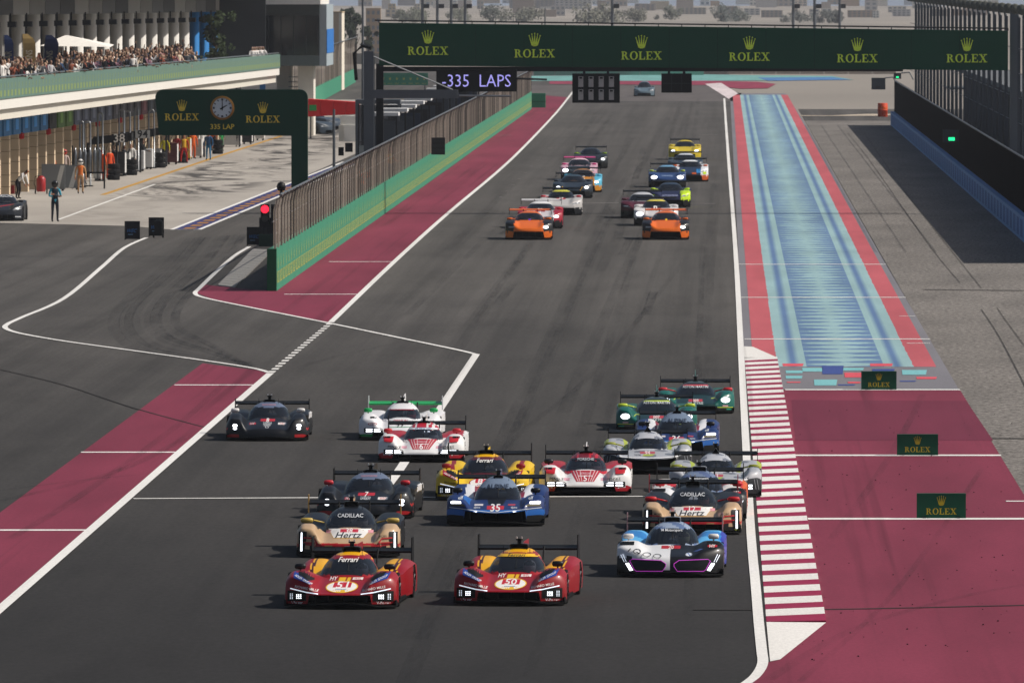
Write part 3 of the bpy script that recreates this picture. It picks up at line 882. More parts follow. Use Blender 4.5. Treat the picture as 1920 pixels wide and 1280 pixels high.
    def lay(nm, v, f, m, off, mx=.05):
        v, f = tri_sub(v, f, mx)
        out, ok = [], []
        for (a, z) in v:
            h = bvh.ray_cast(Vector((a, -3, z + 3 * ELEV)), d)
            ok.append(h[0] is not None)
            out.append(h[0] - d * off if h[0] else Vector((a, 0, z)))
        f = [q for q in f if all(ok[i] for i in q) and max(out[i].y for i in q) - min(out[i].y for i in q) < .5]
        if f and nm != 'lettering':                      # one piece only: drop slivers that landed on another panel
            par = list(range(len(v)))
            def fd(i):
                while par[i] != i: i = par[i]
                return i
            for q in f:
                for i in q[1:]: par[fd(i)] = fd(q[0])
            cnt = {}
            for q in f: cnt[fd(q[0])] = cnt.get(fd(q[0]), 0) + 1
            big = max(cnt, key=cnt.get); f = [q for q in f if fd(q[0]) == big]
        if f:
            us = sorted({i for q in f for i in q}); mp = {i: k_ for k_, i in enumerate(us)}
            x = MB(); x.add([out[i] for i in us], [tuple(mp[i] for i in q) for q in f]); return x.build(nm, m, root, True)
    off = .006
    for mk in marks:
        k = mk[0]; off += .0014
        both = k.endswith('*'); k = k.rstrip('*')
        for s in ((-1, 1) if both else (1,)):
            if k in ('t', 'ti'):
                _, st, xc, zc, w, c = mk[:6]; rot = math.radians(mk[6]) * s if len(mk) > 6 else 0
                v, f = text2d(st, .25 if k == 'ti' else 0)
                v = [(xc * s + w * (a * math.cos(rot) - b_ * math.sin(rot)), zc + w * (a * math.sin(rot) + b_ * math.cos(rot)) * (mk[7] if len(mk) > 7 else 1)) for a, b_ in v]
                lay('lettering', v, f, paint(c), off + .004, .06)
            elif k in ('r', 'l'):
                _, x0, x1, z0_, z1_, c = mk[:6]
                v = [(x0 * s, z0_), (x1 * s, z0_), (x1 * s, z1_), (x0 * s, z1_)]
                lay('headlight' if k == 'l' else 'marking', v, [(0, 1, 2, 3)], M_LED if c == 'LED' else M_LED2 if c == 'LED2' else M_CARBON if c == 'C' else paint(c), off)
            elif k in ('o', 'lo', 'ring'):
                _, xc, zc, rx, rz_, c = mk[:6]; n = 24
                if k == 'ring':
                    v = [((xc * s) + rx * g * math.cos(2 * math.pi * i / n), zc + rz_ * g * math.sin(2 * math.pi * i / n)) for g in (1, mk[6]) for i in range(n)]
                    f = [(i, (i + 1) % n, n + (i + 1) % n, n + i) for i in range(n)]
                else:
                    v = [(xc * s + rx * math.cos(2 * math.pi * i / n), zc + rz_ * math.sin(2 * math.pi * i / n)) for i in range(n)]; f = [tuple(range(n))]
                lay('headlight' if k == 'lo' else 'marking', v, f, M_LED if c == 'LED' else M_LED2 if c == 'LED2' else paint(c), off)
            elif k in ('p', 'lp', 'grid', 'line'):
                if k == 'line':
                    pts_, w_, c = mk[1], mk[2], mk[3]
                    P_ = [Vector(q) for q in pts_]; cl = (P_[0] - P_[-1]).length < 1e-6
                    if cl: P_ = P_[:-1]
                    nP = len(P_); v, f = [], []
                    for i in range(nP):
                        a = P_[(i - 1) % nP] if (cl or i) else P_[0]; b_ = P_[(i + 1) % nP] if (cl or i < nP - 1) else P_[-1]
                        t = (b_ - a).normalized(); nn = Vector((-t.y, t.x)) * w_ / 2
                        v += [tuple(P_[i] - nn), tuple(P_[i] + nn)]
                    f = [(2 * i, 2 * ((i + 1) % nP), 2 * ((i + 1) % nP) + 1, 2 * i + 1) for i in range(nP if cl else nP - 1)]
                elif k == 'p' or k == 'lp':
                    v, c = list(mk[1]), mk[2]; f = [tuple(range(len(v)))]
                v = [(a * s, b_) for a, b_ in v]
                lay('headlight' if (k == 'lp' or c in ('LED', 'LED2')) else 'marking', v, f, M_LED if c == 'LED' else M_LED2 if c == 'LED2' else M_MAG if c == 'MAG' else M_CARBON if c == 'C' else paint(c), off)
            elif k == 'dots':
                _, x0, x1, z0_, z1_, nx, nz_, c = mk
                v, f = [], []
                for i in range(nx):
                    for j in range(nz_):
                        cx_, cz_ = x0 + (x1 - x0) * (i + .5) / nx, z0_ + (z1_ - z0_) * (j + .5) / nz_
                        a, b_ = (x1 - x0) / nx * .26, (z1_ - z0_) / nz_ * .28; n0_ = len(v)
                        lay('headlight', [((cx_ - a) * s, cz_ - b_), ((cx_ + a) * s, cz_ - b_), ((cx_ + a) * s, cz_ + b_), ((cx_ - a) * s, cz_ + b_)], [(0, 1, 2, 3)], M_LED if c == 'LED' else M_LED2, off)
    return root

def driver(c, helmet, label, x=.22, y=2.1, z=None, s=.88):
    """the driver seen through the screen: helmet, shoulders and arms on the wheel, one skin"""
    m = MB(); z = CTOP[c.name] - .15 - .615 * s if z is None else z
    prof = [(.02, .0), (.17, .02), (.22, .16), (.20, .26), (.08, .31), (.065, .34), (.105, .37), (.13, .44), (.135, .50), (.11, .57), (.05, .61), (.01, .615)]
    m.lathe([(r * s, h * s) for r, h in prof], (0, 0, 0), 'z', 14)
    for sd in (-1, 1):
        m.tube([(sd * .17, 0, .24), (sd * .24, -.16, .14), (sd * .12, -.36, .20)], [.06, .05, .035], 6)
    for i, f in enumerate(m.f):
        zz = sum(m.v[k][2] for k in f) / len(f); yy = sum(m.v[k][1] for k in f) / len(f)
        m.m[i] = (2 if (.42 < zz < .52 and yy < -.06) else 1) if zz > .335 * s else 0
    o = m.build('person', [plain('#25272c', .8), paint(helmet), M_BLACK], None, True)
    o.matrix_world = c.matrix_basis @ Matrix.Translation((x, y, z))
    tag(o, label, 'person', 'drivers behind their windscreens')
    return o

# ------------------------------------------------------------------ pit wall, fences, gantries
M_WALLGREEN = plain('#3b8469', .6, 0, .1, .6)
M_WALLEND = plain('#125a38', .6, 0, .1, .6)
M_YELLOWAD = plain('#b9b858', .6, 0, .05)
M_CONCRETE = plain('#8f8a84', .9, 0, .12, 1.5, 0, None, .1)

def mesh_mat(name, hexc, cover):
    """woven wire: a fine grid of wires with gaps"""
    m, nt, b = new_mat(name)
    n = N(nt); p = n.pos()
    b.inputs['Roughness'].default_value = .8
    b.inputs['Specular IOR Level'].default_value = 0.0
    c = lin(hexc)
    n.out(b, n.mix(n.noise((.2, .2, .6), 4), tuple(x * .75 for x in c), tuple(x * 1.2 for x in c)))
    tr = nt.nodes.new('ShaderNodeBsdfTransparent')
    mx = nt.nodes.new('ShaderNodeMixShader')
    st = n.noise((.5, .5, .2), 4, .7)
    nt.links.new(n.math('MULTIPLY_ADD', st, .35, cover - .17), mx.inputs[0])
    nt.links.new(tr.outputs[0], mx.inputs[1]); nt.links.new(b.outputs[0], mx.inputs[2])
    nt.links.new(mx.outputs[0], nt.nodes['Material Output'].inputs['Surface'])
    return m
M_MESH = mesh_mat('wire_mesh', '#9a8e82', .42)

def wall_run(name, label, x0, y0, x1, y1, h, sec, ads, group=None, fence=None, wallm=M_WALLGREEN, endm=M_WALLEND):
    root = empty(name, (x0, y0, 0), -math.atan2(x1 - x0, y1 - y0))
    L = math.hypot(x1 - x0, y1 - y0)
    tag(root, label, 'wall', group)
    n = int(L / sec); sec = L / n
    me = MB().box(-.3, 0, .03, sec - .03, 0, h, 0).mesh('wall_panel', [wallm])
    for k in range(n): link('wall_panel', me, root, (0, k * sec, 0))
    MB().box(-.32, .02, -.28, .02, 0, h + .02).build('wall_end', endm, root)
    if ads:
        mb = MB(); flat(mb, ROLEX2D, 1.2, h * .18, 2.0, .012, 0, 'x'); flat(mb, CROWN2D, 1.2, h * .5, .40, .012, 0, 'x')
        am = mb.mesh('painted_sign', M_YELLOWAD)
        for k in range(min(280, int(L / ads))): link('painted_sign', am, root, (0, .4 + k * ads, 0))
    if fence:
        fh, pitch = fence
        tag_f = empty('debris_fence', (x0, y0, h), -math.atan2(x1 - x0, y1 - y0))
        pm = MB(); pm.tube([(-.03, 0, -.1), (-.03, 0, fh * .72), (.05, 0, fh * .92), (.22, 0, fh)], .035, 5)
        pmes = [pm.mesh('post', plain(hx_, .6)) for hx_ in ('#4f4a46', '#7f776f', '#9c9187', '#665f59', '#8a8178')]; rgp = random.Random(8)
        for k in range(min(290, int(L / pitch) + 1)): link('post', rgp.choice(pmes), tag_f, (0, k * pitch, 0))
        mb = MB(); prof = [(-.10, 0), (-.10, fh * .72), (0, fh * .92), (.17, fh)]
        for i in range(3):
            (a, za), (b_, zb) = prof[i], prof[i + 1]
            mb.add([(a, 0, za), (a, L, za), (b_, L, zb), (b_, 0, zb)], [(0, 1, 2, 3)])
        mb.build('wire_mesh', M_MESH, tag_f)
        MB().tube([(.14, 0, fh), (.14, L, fh)], .05, 5).build('top_rail', M_STEEL, tag_f)
        MB().tube([(-.13, 0, fh * .5), (-.13, L, fh * .5)], .03, 4).build('cable', M_STEEL, tag_f)
        return root, tag_f
    return root, None

pw, pf = wall_run('pit_wall', 'long green concrete pit wall with yellow crown adverts', -16.05, 411, -16.5, 985, 1.5, 6.0, 2.6, None, (1.95, 3.0))
tag(pf, 'curved grey debris fence standing along the top of the green pit wall', 'fence')
# the far wall beyond the pit lane
fw, ff_ = wall_run('far_wall', 'far green wall with a grey fence beyond the red barrier', -34.5, 905, -39.8, 1240, 1.5, 12.0, 0, None, (3.4, 6.0))
tag(ff_, 'tall grey fence on the far green wall beside the control tower', 'fence')
# low block at the far end of the pit wall
b = empty('wall_end_block', (UX(1010, 995), 995, 0)); tag(b, 'green end block standing at the far end of the pit wall', 'barrier')
MB().box(-.6, .6, -.4, .4, 0, 1.25).build('foam_block', plain('#2d8a60', .7), b); MB().box(-.62, .62, -.42, .42, .5, .58).build('strap', plain('#1f6b48', .8), b)
# distant green advert boards
ad = empty('advert_board', (UX(757, 1090), 1090, 0)); tag(ad, 'green advert board with a row of yellow crowns far behind the gantry post', 'sign')
zz0, zz1 = VZ(160, 1090), VZ(137, 1090)
MB().box(-2.3, 2.3, 0, .15, max(zz0, .0), zz1).build('board', M_WALLGREEN, ad)
mb = MB()
for k in range(7):
    flat(mb, ROLEX2D, -1.95 + k * .65, zz0 + .12, .42, -.01); flat(mb, CROWN2D, -1.95 + k * .65, zz0 + .5, .22, -.01)
mb.build('lettering', M_YELLOWAD, ad)
for s in (-2, 2): MB().box(s - .05, s + .05, .15, .3, 0, zz1).build('leg', M_GREYSTEEL, ad)

# ---- start gantry
GY = 547.0
gan = empty('start_gantry', (UX(700, GY), GY, 0)); tag(gan, 'dark green start gantry spanning the track with six gold crown adverts', 'gantry')
gx0, gx1 = UX(711, GY) - UX(700, GY), UX(1889, GY) - UX(700, GY)
zlt, zlb, zrt, zrb = VZ(43, GY), VZ(123, GY), VZ(58, GY), VZ(132, GY)
bnm = plain('#064430', .6, 0, .16, .45)
for k in range(13):                                             # stretched banner sheets, laced edge to edge
    f0, f1 = k / 13, (k + 1) / 13; xa, xb = gx0 + (gx1 - gx0) * f0 + .008, gx0 + (gx1 - gx0) * f1 - .008
    za, zb_, zc, zd = zlb + (zrb - zlb) * f0, zlb + (zrb - zlb) * f1, zlt + (zrt - zlt) * f0, zlt + (zrt - zlt) * f1
    yo = .006 * (k % 3)
    mb = MB(); mb.add([(xa, -.6 - yo, za), (xb, -.6 - yo, zb_), (xb, .6, zb_), (xa, .6, za), (xa, -.6 - yo, zc), (xb, -.6 - yo, zd), (xb, .6, zd), (xa, .6, zc)], [(0, 3, 2, 1), (4, 5, 6, 7), (0, 1, 5, 4), (1, 2, 6, 5), (2, 3, 7, 6), (3, 0, 4, 7)])
    mb.build('banner', bnm, gan)
MB().add([(gx0 + .05, -.55, zlb + .04), (gx1 - .05, -.55, zrb + .04), (gx1 - .05, .5, zrb + .04), (gx0 + .05, .5, zlb + .04), (gx0 + .05, -.55, zlt - .04), (gx1 - .05, -.55, zrt - .04), (gx1 - .05, .5, zrt - .04), (gx0 + .05, .5, zlt - .04)], [(0, 3, 2, 1), (4, 5, 6, 7), (0, 1, 5, 4), (1, 2, 6, 5), (2, 3, 7, 6), (3, 0, 4, 7)]).build('backing_frame', plain('#04241a', .8), gan)
for uc, vt in ((803, 103), (1003, 108), (1203, 112), (1405, 114), (1607, 117), (1812, 117)):
    xc = UX(uc, GY) - UX(700, GY); w = 76 / FPX * GY; zb = VZ(vt, GY)
    mb = MB(); flat(mb, ROLEX2D, xc, zb, w, -.63); flat(mb, CROWN2D, xc, zb + .52, .53, -.63); mb.build('lettering', M_ROLEXLIME, gan)
for dz in (.12,):
    MB().tube([(gx0 - .2, -.5, zlt + dz), (gx1, -.5, zrt + dz)], .035, 4).build('handrail', M_DARKSTEEL, gan)
for k in range(28):
    t = k / 27; MB().tube([(gx0 + (gx1 - gx0) * t, -.5, zlt + (zrt - zlt) * t), (gx0 + (gx1 - gx0) * t, -.5, zlt + (zrt - zlt) * t + .12)], .03, 4).build('rail_post', M_DARKSTEEL, gan)
MB().box(gx0, gx1 - 5, -.3, .3, zlb - .28, zlb - .06).build('truss', M_DARKSTEEL, gan)
MB().box(-.42, .05, -.4, .4, 0, VZ(100, GY)).build('post', M_GREYSTEEL, gan)
MB().box(.10, .45, .9, 1.3, 0, VZ(120, GY)).build('post', M_DARKSTEEL, gan)
MB().box(-.42, .05, -1.3, -.9, 0, VZ(96, GY)).build('post', M_GREYSTEEL, gan)
MB().tube([(-.1, -1.2, VZ(90, GY)), (-.5, -1.0, VZ(86, GY)), (-.9, -.8, VZ(100, GY)), (-.8, -.6, VZ(150, GY))], .09, 5).build('cable', M_BLACK, gan)
rx = UX(1893, GY) - UX(700, GY)
MB().box(rx, rx + .35, -.3, .3, 0, VZ(20, GY)).build('post', M_GREYSTEEL, gan)
MB().box(rx + .6, rx + .9, .4, .8, 0, VZ(20, GY)).build('post', M_GREYSTEEL, gan)
# side arm carrying the lap display
MB().box(0, UX(860, GY) - UX(700, GY), -1.35, -1.05, VZ(184, GY), VZ(168, GY)).build('arm', M_GREYSTEEL, gan)
MB().tube([(.05, -1.3, VZ(106, GY)), (UX(850, GY) - UX(700, GY), -1.3, VZ(168, GY))], .035, 4).build('stay', M_STEEL, gan)
MB().tube([(UX(862, GY) - UX(700, GY), -1.2, VZ(179, GY)), (UX(958, GY) - UX(700, GY), -1.2, VZ(180, GY))], .05, 5).build('arm_tip', M_STEEL, gan)
MB().tube([(UX(965, GY) - UX(700, GY), -.8, VZ(147, GY)), (UX(1026, GY) - UX(700, GY), -.8, VZ(149, GY))], .05, 5).build('arm_tip', M_DARKSTEEL, gan)
# lap display
def hang(name, label, cat, u0, u1, v0, v1, y, depth=.4, col='#070709'):
    o = empty(name, (UX((u0 + u1) / 2, y), y, VZ(v1, y))); tag(o, label, cat)
    w = (u1 - u0) / FPX * y / 2; h = (v1 - v0) / FPX * y
    MB().box(-w, w, 0, depth, 0, h).build('housing', plain(col, .5), o)
    for s in (-.5, .5): MB().box(w * s - .06, w * s + .06, depth * .3, depth * .7, h, h + .14).build('hanger', M_DARKSTEEL, o)
    return o, w, h
o, w, h = hang('lap_display', 'black LED display reading -335 LAPS hung under the gantry', 'display', 818, 969, 131, 172, GY - .9)
v, f = text2d('-335  LAPS'); mb = MB(); mb.add([(a * w * 1.7, -.012, h / 2 + b_ * w * 1.95) for a, b_ in v], f); mb.build('lettering', lamp('#a9a2f0', .9), o)
# start lights
o, w, h = hang('start_lights', 'black panel of eight unlit start lights hung over the track', 'traffic light', 1073, 1162, 138, 193, GY - .9, .35, '#0c0d0f')
for i in range(4):
    for j in range(2):
        cx_ = w * (-.64 + .43 * i); z0_ = h * (.10 + .44 * j)
        MB().box(cx_ - .12, cx_ + .12, -.05, .0, z0_, z0_ + h * .36).build('light_window', plain('#a9a3a2', .3, 0, .3), o)
        MB().box(cx_ - .07, cx_ + .07, -.09, -.05, z0_ + h * .28, z0_ + h * .34).build('hood', M_BLACK, o)
o, w, h = hang('signal_box', 'small black signal box hung under the gantry right of the start lights', 'traffic light', 1240, 1297, 138, 174, GY - .9, .4, '#08090b')
for s in (-.33, .33): MB().box(w * s - .02, w * s + .02, -.03, 0, .05, h - .05).build('divider', M_DARKSTEEL, o)
MB().box(-w * .9, w * .9, -.03, 0, h * .45, h * .5).build('divider', M_DARKSTEEL, o)

# ---- clock sign over the pit exit
CY = 462.0
cs = empty('clock_sign', (UX(561, CY), CY, 0)); tag(cs, 'dark green L shaped sign with a gold clock over the pit exit', 'sign')
x0, x1, zt, zb = UX(291, CY) - UX(561, CY), UX(577, CY) - UX(561, CY), VZ(168, CY), VZ(254, CY)
r = .32; pts = []
for cx_, cz_, a0_ in ((x1 - r, zt - r, 0), (x0 + r, zt - r, 90), (x0 + r, zb + r * .6, 180)):
    for k in range(7):
        a = math.radians(a0_ + 15 * k); rr = r if a0_ < 180 else r * .6
        pts.append((cx_ + rr * math.cos(a), cz_ + rr * math.sin(a)))
pts += [(x1 - .66, zb), (x1 - .66, 0), (x1, 0)]
mb = MB(); n = len(pts)
mb.add([(a, -.2, b_) for a, b_ in pts] + [(a, .2, b_) for a, b_ in pts], [tuple(range(n)), tuple(reversed(range(n, 2 * n)))] + [(i, n + i, n + (i + 1) % n, (i + 1) % n) for i in range(n)])
mb.build('panel', plain('#063c2a', .55, 0, .1, .8), cs)
for uc, vb in ((341, 226), (493, 230)):
    xc = UX(uc, CY) - UX(561, CY); mb = MB(); w = 64 / FPX * CY
    flat(mb, ROLEX2D, xc, VZ(vb, CY), w, -.215); flat(mb, CROWN2D, xc, VZ(vb - 17, CY), .38, -.215); mb.build('lettering', M_ROLEXGOLD, cs)
v, f = text2d('335 LAP'); mb = MB(); w = 45 / FPX * CY; xc = UX(417, CY) - UX(561, CY); mb.add([(xc + a * w, -.215, VZ(237.5, CY) + b_ * w) for a, b_ in v], f); mb.build('lettering', M_ROLEXGOLD, cs)
ck = empty('clock', (UX(417, CY), CY - .22, VZ(202.5, CY))); tag(ck, 'round white clock with gold bezel showing two, set in the green sign', 'clock')
R_ = 22.5 / FPX * CY
MB().lathe([(R_ * .8, -.02), (R_ * .84, -.10), (R_, -.08), (R_, .02)], axis='y', n=40).build('bezel', plain('#a8763a', .3, .7), ck)
MB().lathe([(R_ * .86, -.06), (R_ * .86, -.03)], axis='y', n=40).build('dial', plain('#d7dbe2', .4), ck)
for k in range(12):
    a = math.radians(30 * k); mb = MB()
    for (r0, r1, ww) in ((.62, .78, .022 if k % 3 else .04),):
        ca, sa = math.sin(a), math.cos(a)
        mb.add([(R_ * r0 * ca - ww * sa, -.105, R_ * r0 * sa + ww * ca), (R_ * r1 * ca - ww * sa, -.105, R_ * r1 * sa + ww * ca), (R_ * r1 * ca + ww * sa, -.105, R_ * r1 * sa - ww * ca), (R_ * r0 * ca + ww * sa, -.105, R_ * r0 * sa - ww * ca)], [(0, 1, 2, 3)])
    mb.build('hour_mark', plain('#3f4650', .4), ck)
for a, ln, ww in ((0, .70, .022), (60, .48, .03)):
    ca, sa = math.sin(math.radians(a)), math.cos(math.radians(a)); mb = MB()
    mb.add([(-ww * sa - .1 * ca, -.112, ww * ca - .1 * sa), (R_ * ln * ca - ww * sa * .5, -.112, R_ * ln * sa + ww * ca * .5), (R_ * ln * ca + ww * sa * .5, -.112, R_ * ln * sa - ww * ca * .5), (ww * sa - .1 * ca, -.112, -ww * ca - .1 * sa)], [(0, 1, 2, 3)])
    mb.build('hand', M_BLACK, ck)

# ---- pit-exit signal, advert boards
def board(label, u, v, wpx, hpx, y_off=0, stand=False, text=True, rz=0):
    p = G(u, v); s = p.y / FPX
    o = empty('advert_board', (p.x, p.y + y_off, 0), rz); tag(o, label, 'sign', 'black boards at the pit exit')
    w, h = wpx * s / 2, hpx * s
    MB().box(-w, w, 0, .08, .04, h).build('panel', plain('#0b0e15', .5, 0, .15), o)
    mb = MB(); mb.box(-w - .02, w + .02, -.02, .1, h - .04, h + .01); mb.box(-w - .02, -w + .02, -.02, .1, 0, h); mb.box(w - .02, w + .02, -.02, .1, 0, h); mb.build('frame', plain('#15181d', .5), o)
    if text:
        vv, ff = text2d('WEC', .4); mb = MB(); mb.add([(a * w * 1.35, -.025, h * .5 + b_ * w * 1.5) for a, b_ in vv], ff); mb.build('lettering', plain('#1b5f9c', .5), o)
        MB().box(-w * .6, w * .1, -.025, -.02, h * .28, h * .32).build('lettering_line', plain('#5c7f9c', .5), o)
    return o
board('black advert board with blue lettering, leftmost at the pit exit line', 248, 450, 27, 35)
o = board('black advert board behind a black cone bin at the pit exit', 293, 444, 27, 36)
board('black advert board with blue lettering beside the red signal', 477, 461, 27, 35)
board('dark advert board half hidden behind the board beside the red signal', 486, 458, 27, 42, 8, False, False)
p = G(297, 446)
o = empty('equipment_case', (p.x, p.y, 0)); tag(o, 'small black case on wheels in front of the second board', 'case')
MB().box(-.17, .17, -.25, .15, .1, .72).build('case', M_BLACK, o); MB().box(-.12, .12, -.26, .1, .72, .78).build('lid', M_DARKSTEEL, o)
for s in (-.2, .2): MB().lathe([(.09, -.03), (.09, .03)], (s, -.05, .09), 'x', 10).build('wheel', M_RUBBER, o)
p = G(497, 462); s = p.y / FPX
o = empty('pit_exit_signal', (p.x, p.y, 0)); tag(o, 'traffic signal showing red at the end of the pit lane', 'traffic light')
hh = (462 - 383) * s
MB().box(-.18, .18, -.15, .15, hh - .95, hh).build('housing', M_BLACK, o)
MB().lathe([(.165, -.19), (.165, -.15)], (0, 0, hh - .2), 'y', 20).build('lamp', lamp('#ff2038', 2.2), o)
MB().lathe([(.14, -.17), (.14, -.15)], (0, 0, hh - .6), 'y', 20).build('lamp', plain('#2a2a2a', .3), o)
MB().box(.25, .55, -.1, .1, hh - 1.15, hh).build('side_panel', M_BLACK, o)
MB().box(.3, .36, 0, .06, .1, hh - 1.1).build('leg', M_DARKSTEEL, o); MB().box(-.05, .05, -.05, .05, .1, hh - .9).build('leg', M_DARKSTEEL, o)
MB().box(-.25, .65, -.3, .3, .0, .5).build('ballast', plain('#1e3a30', .7), o)

# little boxes, lights and a camera along the pit fence
for (u, v0, v1, w_, lab) in ((813, 258, 290, 26, 'square black light panel hung on the pit wall fence'), (643, 268, 285, 14, 'black box on the fence behind the clock sign'), (628, 276, 292, 10, 'smaller black box on the fence behind the clock sign')):
    y = -16.1 * FPX / (u - VPX); s = y / FPX
    o = empty('light_panel', (UX(u, y) + .25, y, VZ(v1, y))); tag(o, lab, 'light panel')
    MB().box(-w_ * s / 2, w_ * s / 2, -.1, .1, 0, (v1 - v0) * s).build('housing', plain('#121315', .5), o)
    mb = MB()
    for k in range(3): mb.box(-w_ * s / 2 + .03, w_ * s / 2 - .03, -.12, -.1, (v1 - v0) * s * (.12 + .3 * k), (v1 - v0) * s * (.32 + .3 * k))
    mb.build('louvre', plain('#1d1f22', .5), o); MB().box(-.05, .05, .1, .3, .05, .2).build('bracket', M_DARKSTEEL, o)
y = 440
o = empty('camera_dome', (-16.1, 417, 3.45)); tag(o, 'small black ball camera on the first fence post', 'camera')
MB().lathe([(.02, .0), (.14, .06), (.17, .18), (.12, .32), (.02, .36)], n=14).build('dome', M_BLACK, o, True); MB().box(-.05, .05, -.05, .05, -.25, .02).build('bracket', M_DARKSTEEL, o)

# ---- small crown boards on the right run-off
for u0, u1, v0, v1, lab in ((1615, 1681, 697, 731, 'small dark green crown board, farthest of the three beside the kerb'), (1682, 1759, 815, 854, 'small dark green crown board, middle of the three beside the kerb'), (1719, 1811, 926, 972, 'small dark green crown board, nearest of the three beside the kerb')):
    p = G((u0 + u1) / 2, v1); s = p.y / FPX; w = (u1 - u0) * s / 2; h = (v1 - v0) * s
    o = empty('advert_board', (p.x, p.y, .014)); tag(o, lab, 'sign', 'crown boards along the maroon run-off')
    MB().box(-w, w, 0, .25, 0, h).build('foam_block', plain('#0a4632', .6, 0, .12, 2), o)
    for sx in (-w * .7, w * .7): MB().box(sx - .03, sx + .03, -.10, .34, -.012, .02).build('foot', M_DARKSTEEL, o)
    mb = MB(); flat(mb, ROLEX2D, 0, h * .15, w * 1.24, -.006); flat(mb, CROWN2D, 0, h * .50, w * .34, -.006); mb.build('lettering', plain('#b7a22c', .5, 0, .05), o)

# ------------------------------------------------------------------ right-hand barrier, posts and stand
BX = 12.75
bw = empty('right_barrier', (BX, 452, 0)); tag(bw, 'blue panelled track barrier running along the right side', 'barrier')
LB = 425.0; nb = 70; sb = LB / nb
bm_ = MB().box(0, .5, .02, sb - .02, 0, 1.05).mesh('barrier_panel', [plain('#6a9ad0', .6, 0, .1, 1)])
mb = MB(); mb.box(-.012, 0, sb * .18, sb * .5, .15, .9); mb.box(-.012, 0, sb * .58, sb * .72, .15, .9); bl = mb.mesh('printed_letter', plain('#416fae', .6))
for k in range(nb):
    link('barrier_panel', bm_, bw, (0, k * sb, 0)); link('printed_letter', bl, bw, (0, k * sb, 0))
sc_ = empty('black_screen_fence', (BX + .3, 452, 0)); tag(sc_, 'black mesh screen fence standing behind the blue barrier', 'fence')
M_SCREEN = mesh_mat('black_screen', '#0b0b0c', 1.1)
for k in range(35):
    o = link('screen_panel', (MB().box(-.02, .02, .05, LB / 35 - .05, 1.0, 3.35).mesh('screen_panel', M_SCREEN) if k == 0 else o.data), sc_, (0, k * LB / 35, 0))
for k in range(71):
    o = link('post', (MB().box(.03, .09, -.04, .04, 0, 3.45).mesh('post', M_DARKSTEEL) if k == 0 else o.data), sc_, (0, k * LB / 70, 0))
MB().tube([(0, 0, 3.4), (0, LB, 3.4)], .05, 5).build('top_rail', M_GREYSTEEL, sc_)
tf = empty('tall_fence', (14.3, 470, 0)); tag(tf, 'row of tall grey steel fence posts with lamp heads on the right', 'fence')
pm = MB(); pm.box(-.09, .09, -.09, .09, 0, 9.3); pm.tube([(0, 0, 9.2), (-.1, 0, 9.6), (-.4, 0, 9.8)], .08, 5)
pme = pm.mesh('post', plain('#4a4f55', .5, .2, .1))
hm = MB(); hm.lathe([(.05, -.2), (.22, -.15), (.26, 0), (.2, .15), (.05, .2)], axis='y', n=12); hme = hm.mesh('lamp_head', plain('#5a5c56', .6))
for k in range(32):
    p_ = link('post', pme, tf, (0, k * 12.4, 0)); link('lamp_head', hme, p_, (-.5, 0, 9.75))
for zc in (4.2, 5.4, 6.6, 7.8): MB().tube([(0, 0, zc), (0, 410, zc)], .02, 4).build('cable', M_GREYSTEEL, tf)
# trackside light panels
for (u, v0, v1, w_, lab) in ((1794, 243, 267, 33, 'grey trackside light panel lit green, mounted on the right screen fence'), (1654, 146, 168, 26, 'grey trackside light panel at the far end of the right fence'), (1690, 137, 148, 14, 'small far light panel lit green above the right fence')):
    y = 12.9 * FPX / (u - VPX) if u != 1654 else 890; s = y / FPX
    o = empty('light_panel', (UX(u, y) - .3, y, VZ(v1, y))); tag(o, lab, 'light panel')
    h = (v1 - v0) * s; w = w_ * s / 2
    MB().box(-w, w, -.12, .12, 0, h).build('housing', plain('#3a4046', .5), o)
    if u != 1654: MB().box(-w * .35, w * .35, -.14, -.12, h * .15, h * .4).build('lamp', lamp('#1fe08a', 2.0), o)
    else: MB().box(-w * .4, w * .3, -.14, -.12, h * .1, h * .3).build('lamp', plain('#15181a', .3), o)
    MB().tube([(w, 0, h), (w + .6, 0, h + .05), (w + .9, 0, h - .5)], .05, 5).build('bracket', M_GREYSTEEL, o)
p = G(1655, 219)
o = empty('barrel', (p.x, p.y, 0)); tag(o, 'orange marker barrel at the far end of the right barrier', 'barrel')
MB().lathe([(.36, 0), (.40, .03), (.40, .5), (.43, .52), (.40, .55), (.40, 1.05), (.36, 1.1)], n=18).build('drum', plain('#c8431a', .5), o, True); MB().lathe([(.41, .62), (.41, .8)], n=18).build('band', plain('#d85a20', .5), o)
# grandstand understructure behind the posts
gs = empty('grandstand', (17.5, 560, 0)); tag(gs, 'grey grandstand structure behind the tall posts on the right', 'grandstand')
MB().box(2.2, 8, 0, 290, 0, 3.2).build('wall', plain('#3a3d40', .9, 0, .2, .3), gs)
for k in range(22):
    hgt_ = 4.4
    MB().box(0, 2.2, k * 13.0, k * 13.0 + .5, 0, hgt_).build('column', plain('#5a5d60', .8, 0, .1), gs)
MB().box(-.4, 2.6, 0, 290, 4.4, 4.7).build('deck', plain('#6a6d70', .8), gs)
for k in range(13):
    hx = random.choice(['#d8d4cc', '#7a6a55', '#8d9194', '#c9b9a0'])
    MB().box(1.7, 2.15, 8 + k * 21, 8 + k * 21 + random.uniform(3, 9), .1, random.uniform(1.8, 4.6)).build('panel', plain(hx, .8), gs)
rng = random.Random(4)
for k in range(3):
    mb = MB().box(0, 1.8, 0, 14, 2.5, 2.65); mb.build('stair_landing', M_GREYSTEEL, gs).location = (.1, 60 + k * 140, 0)

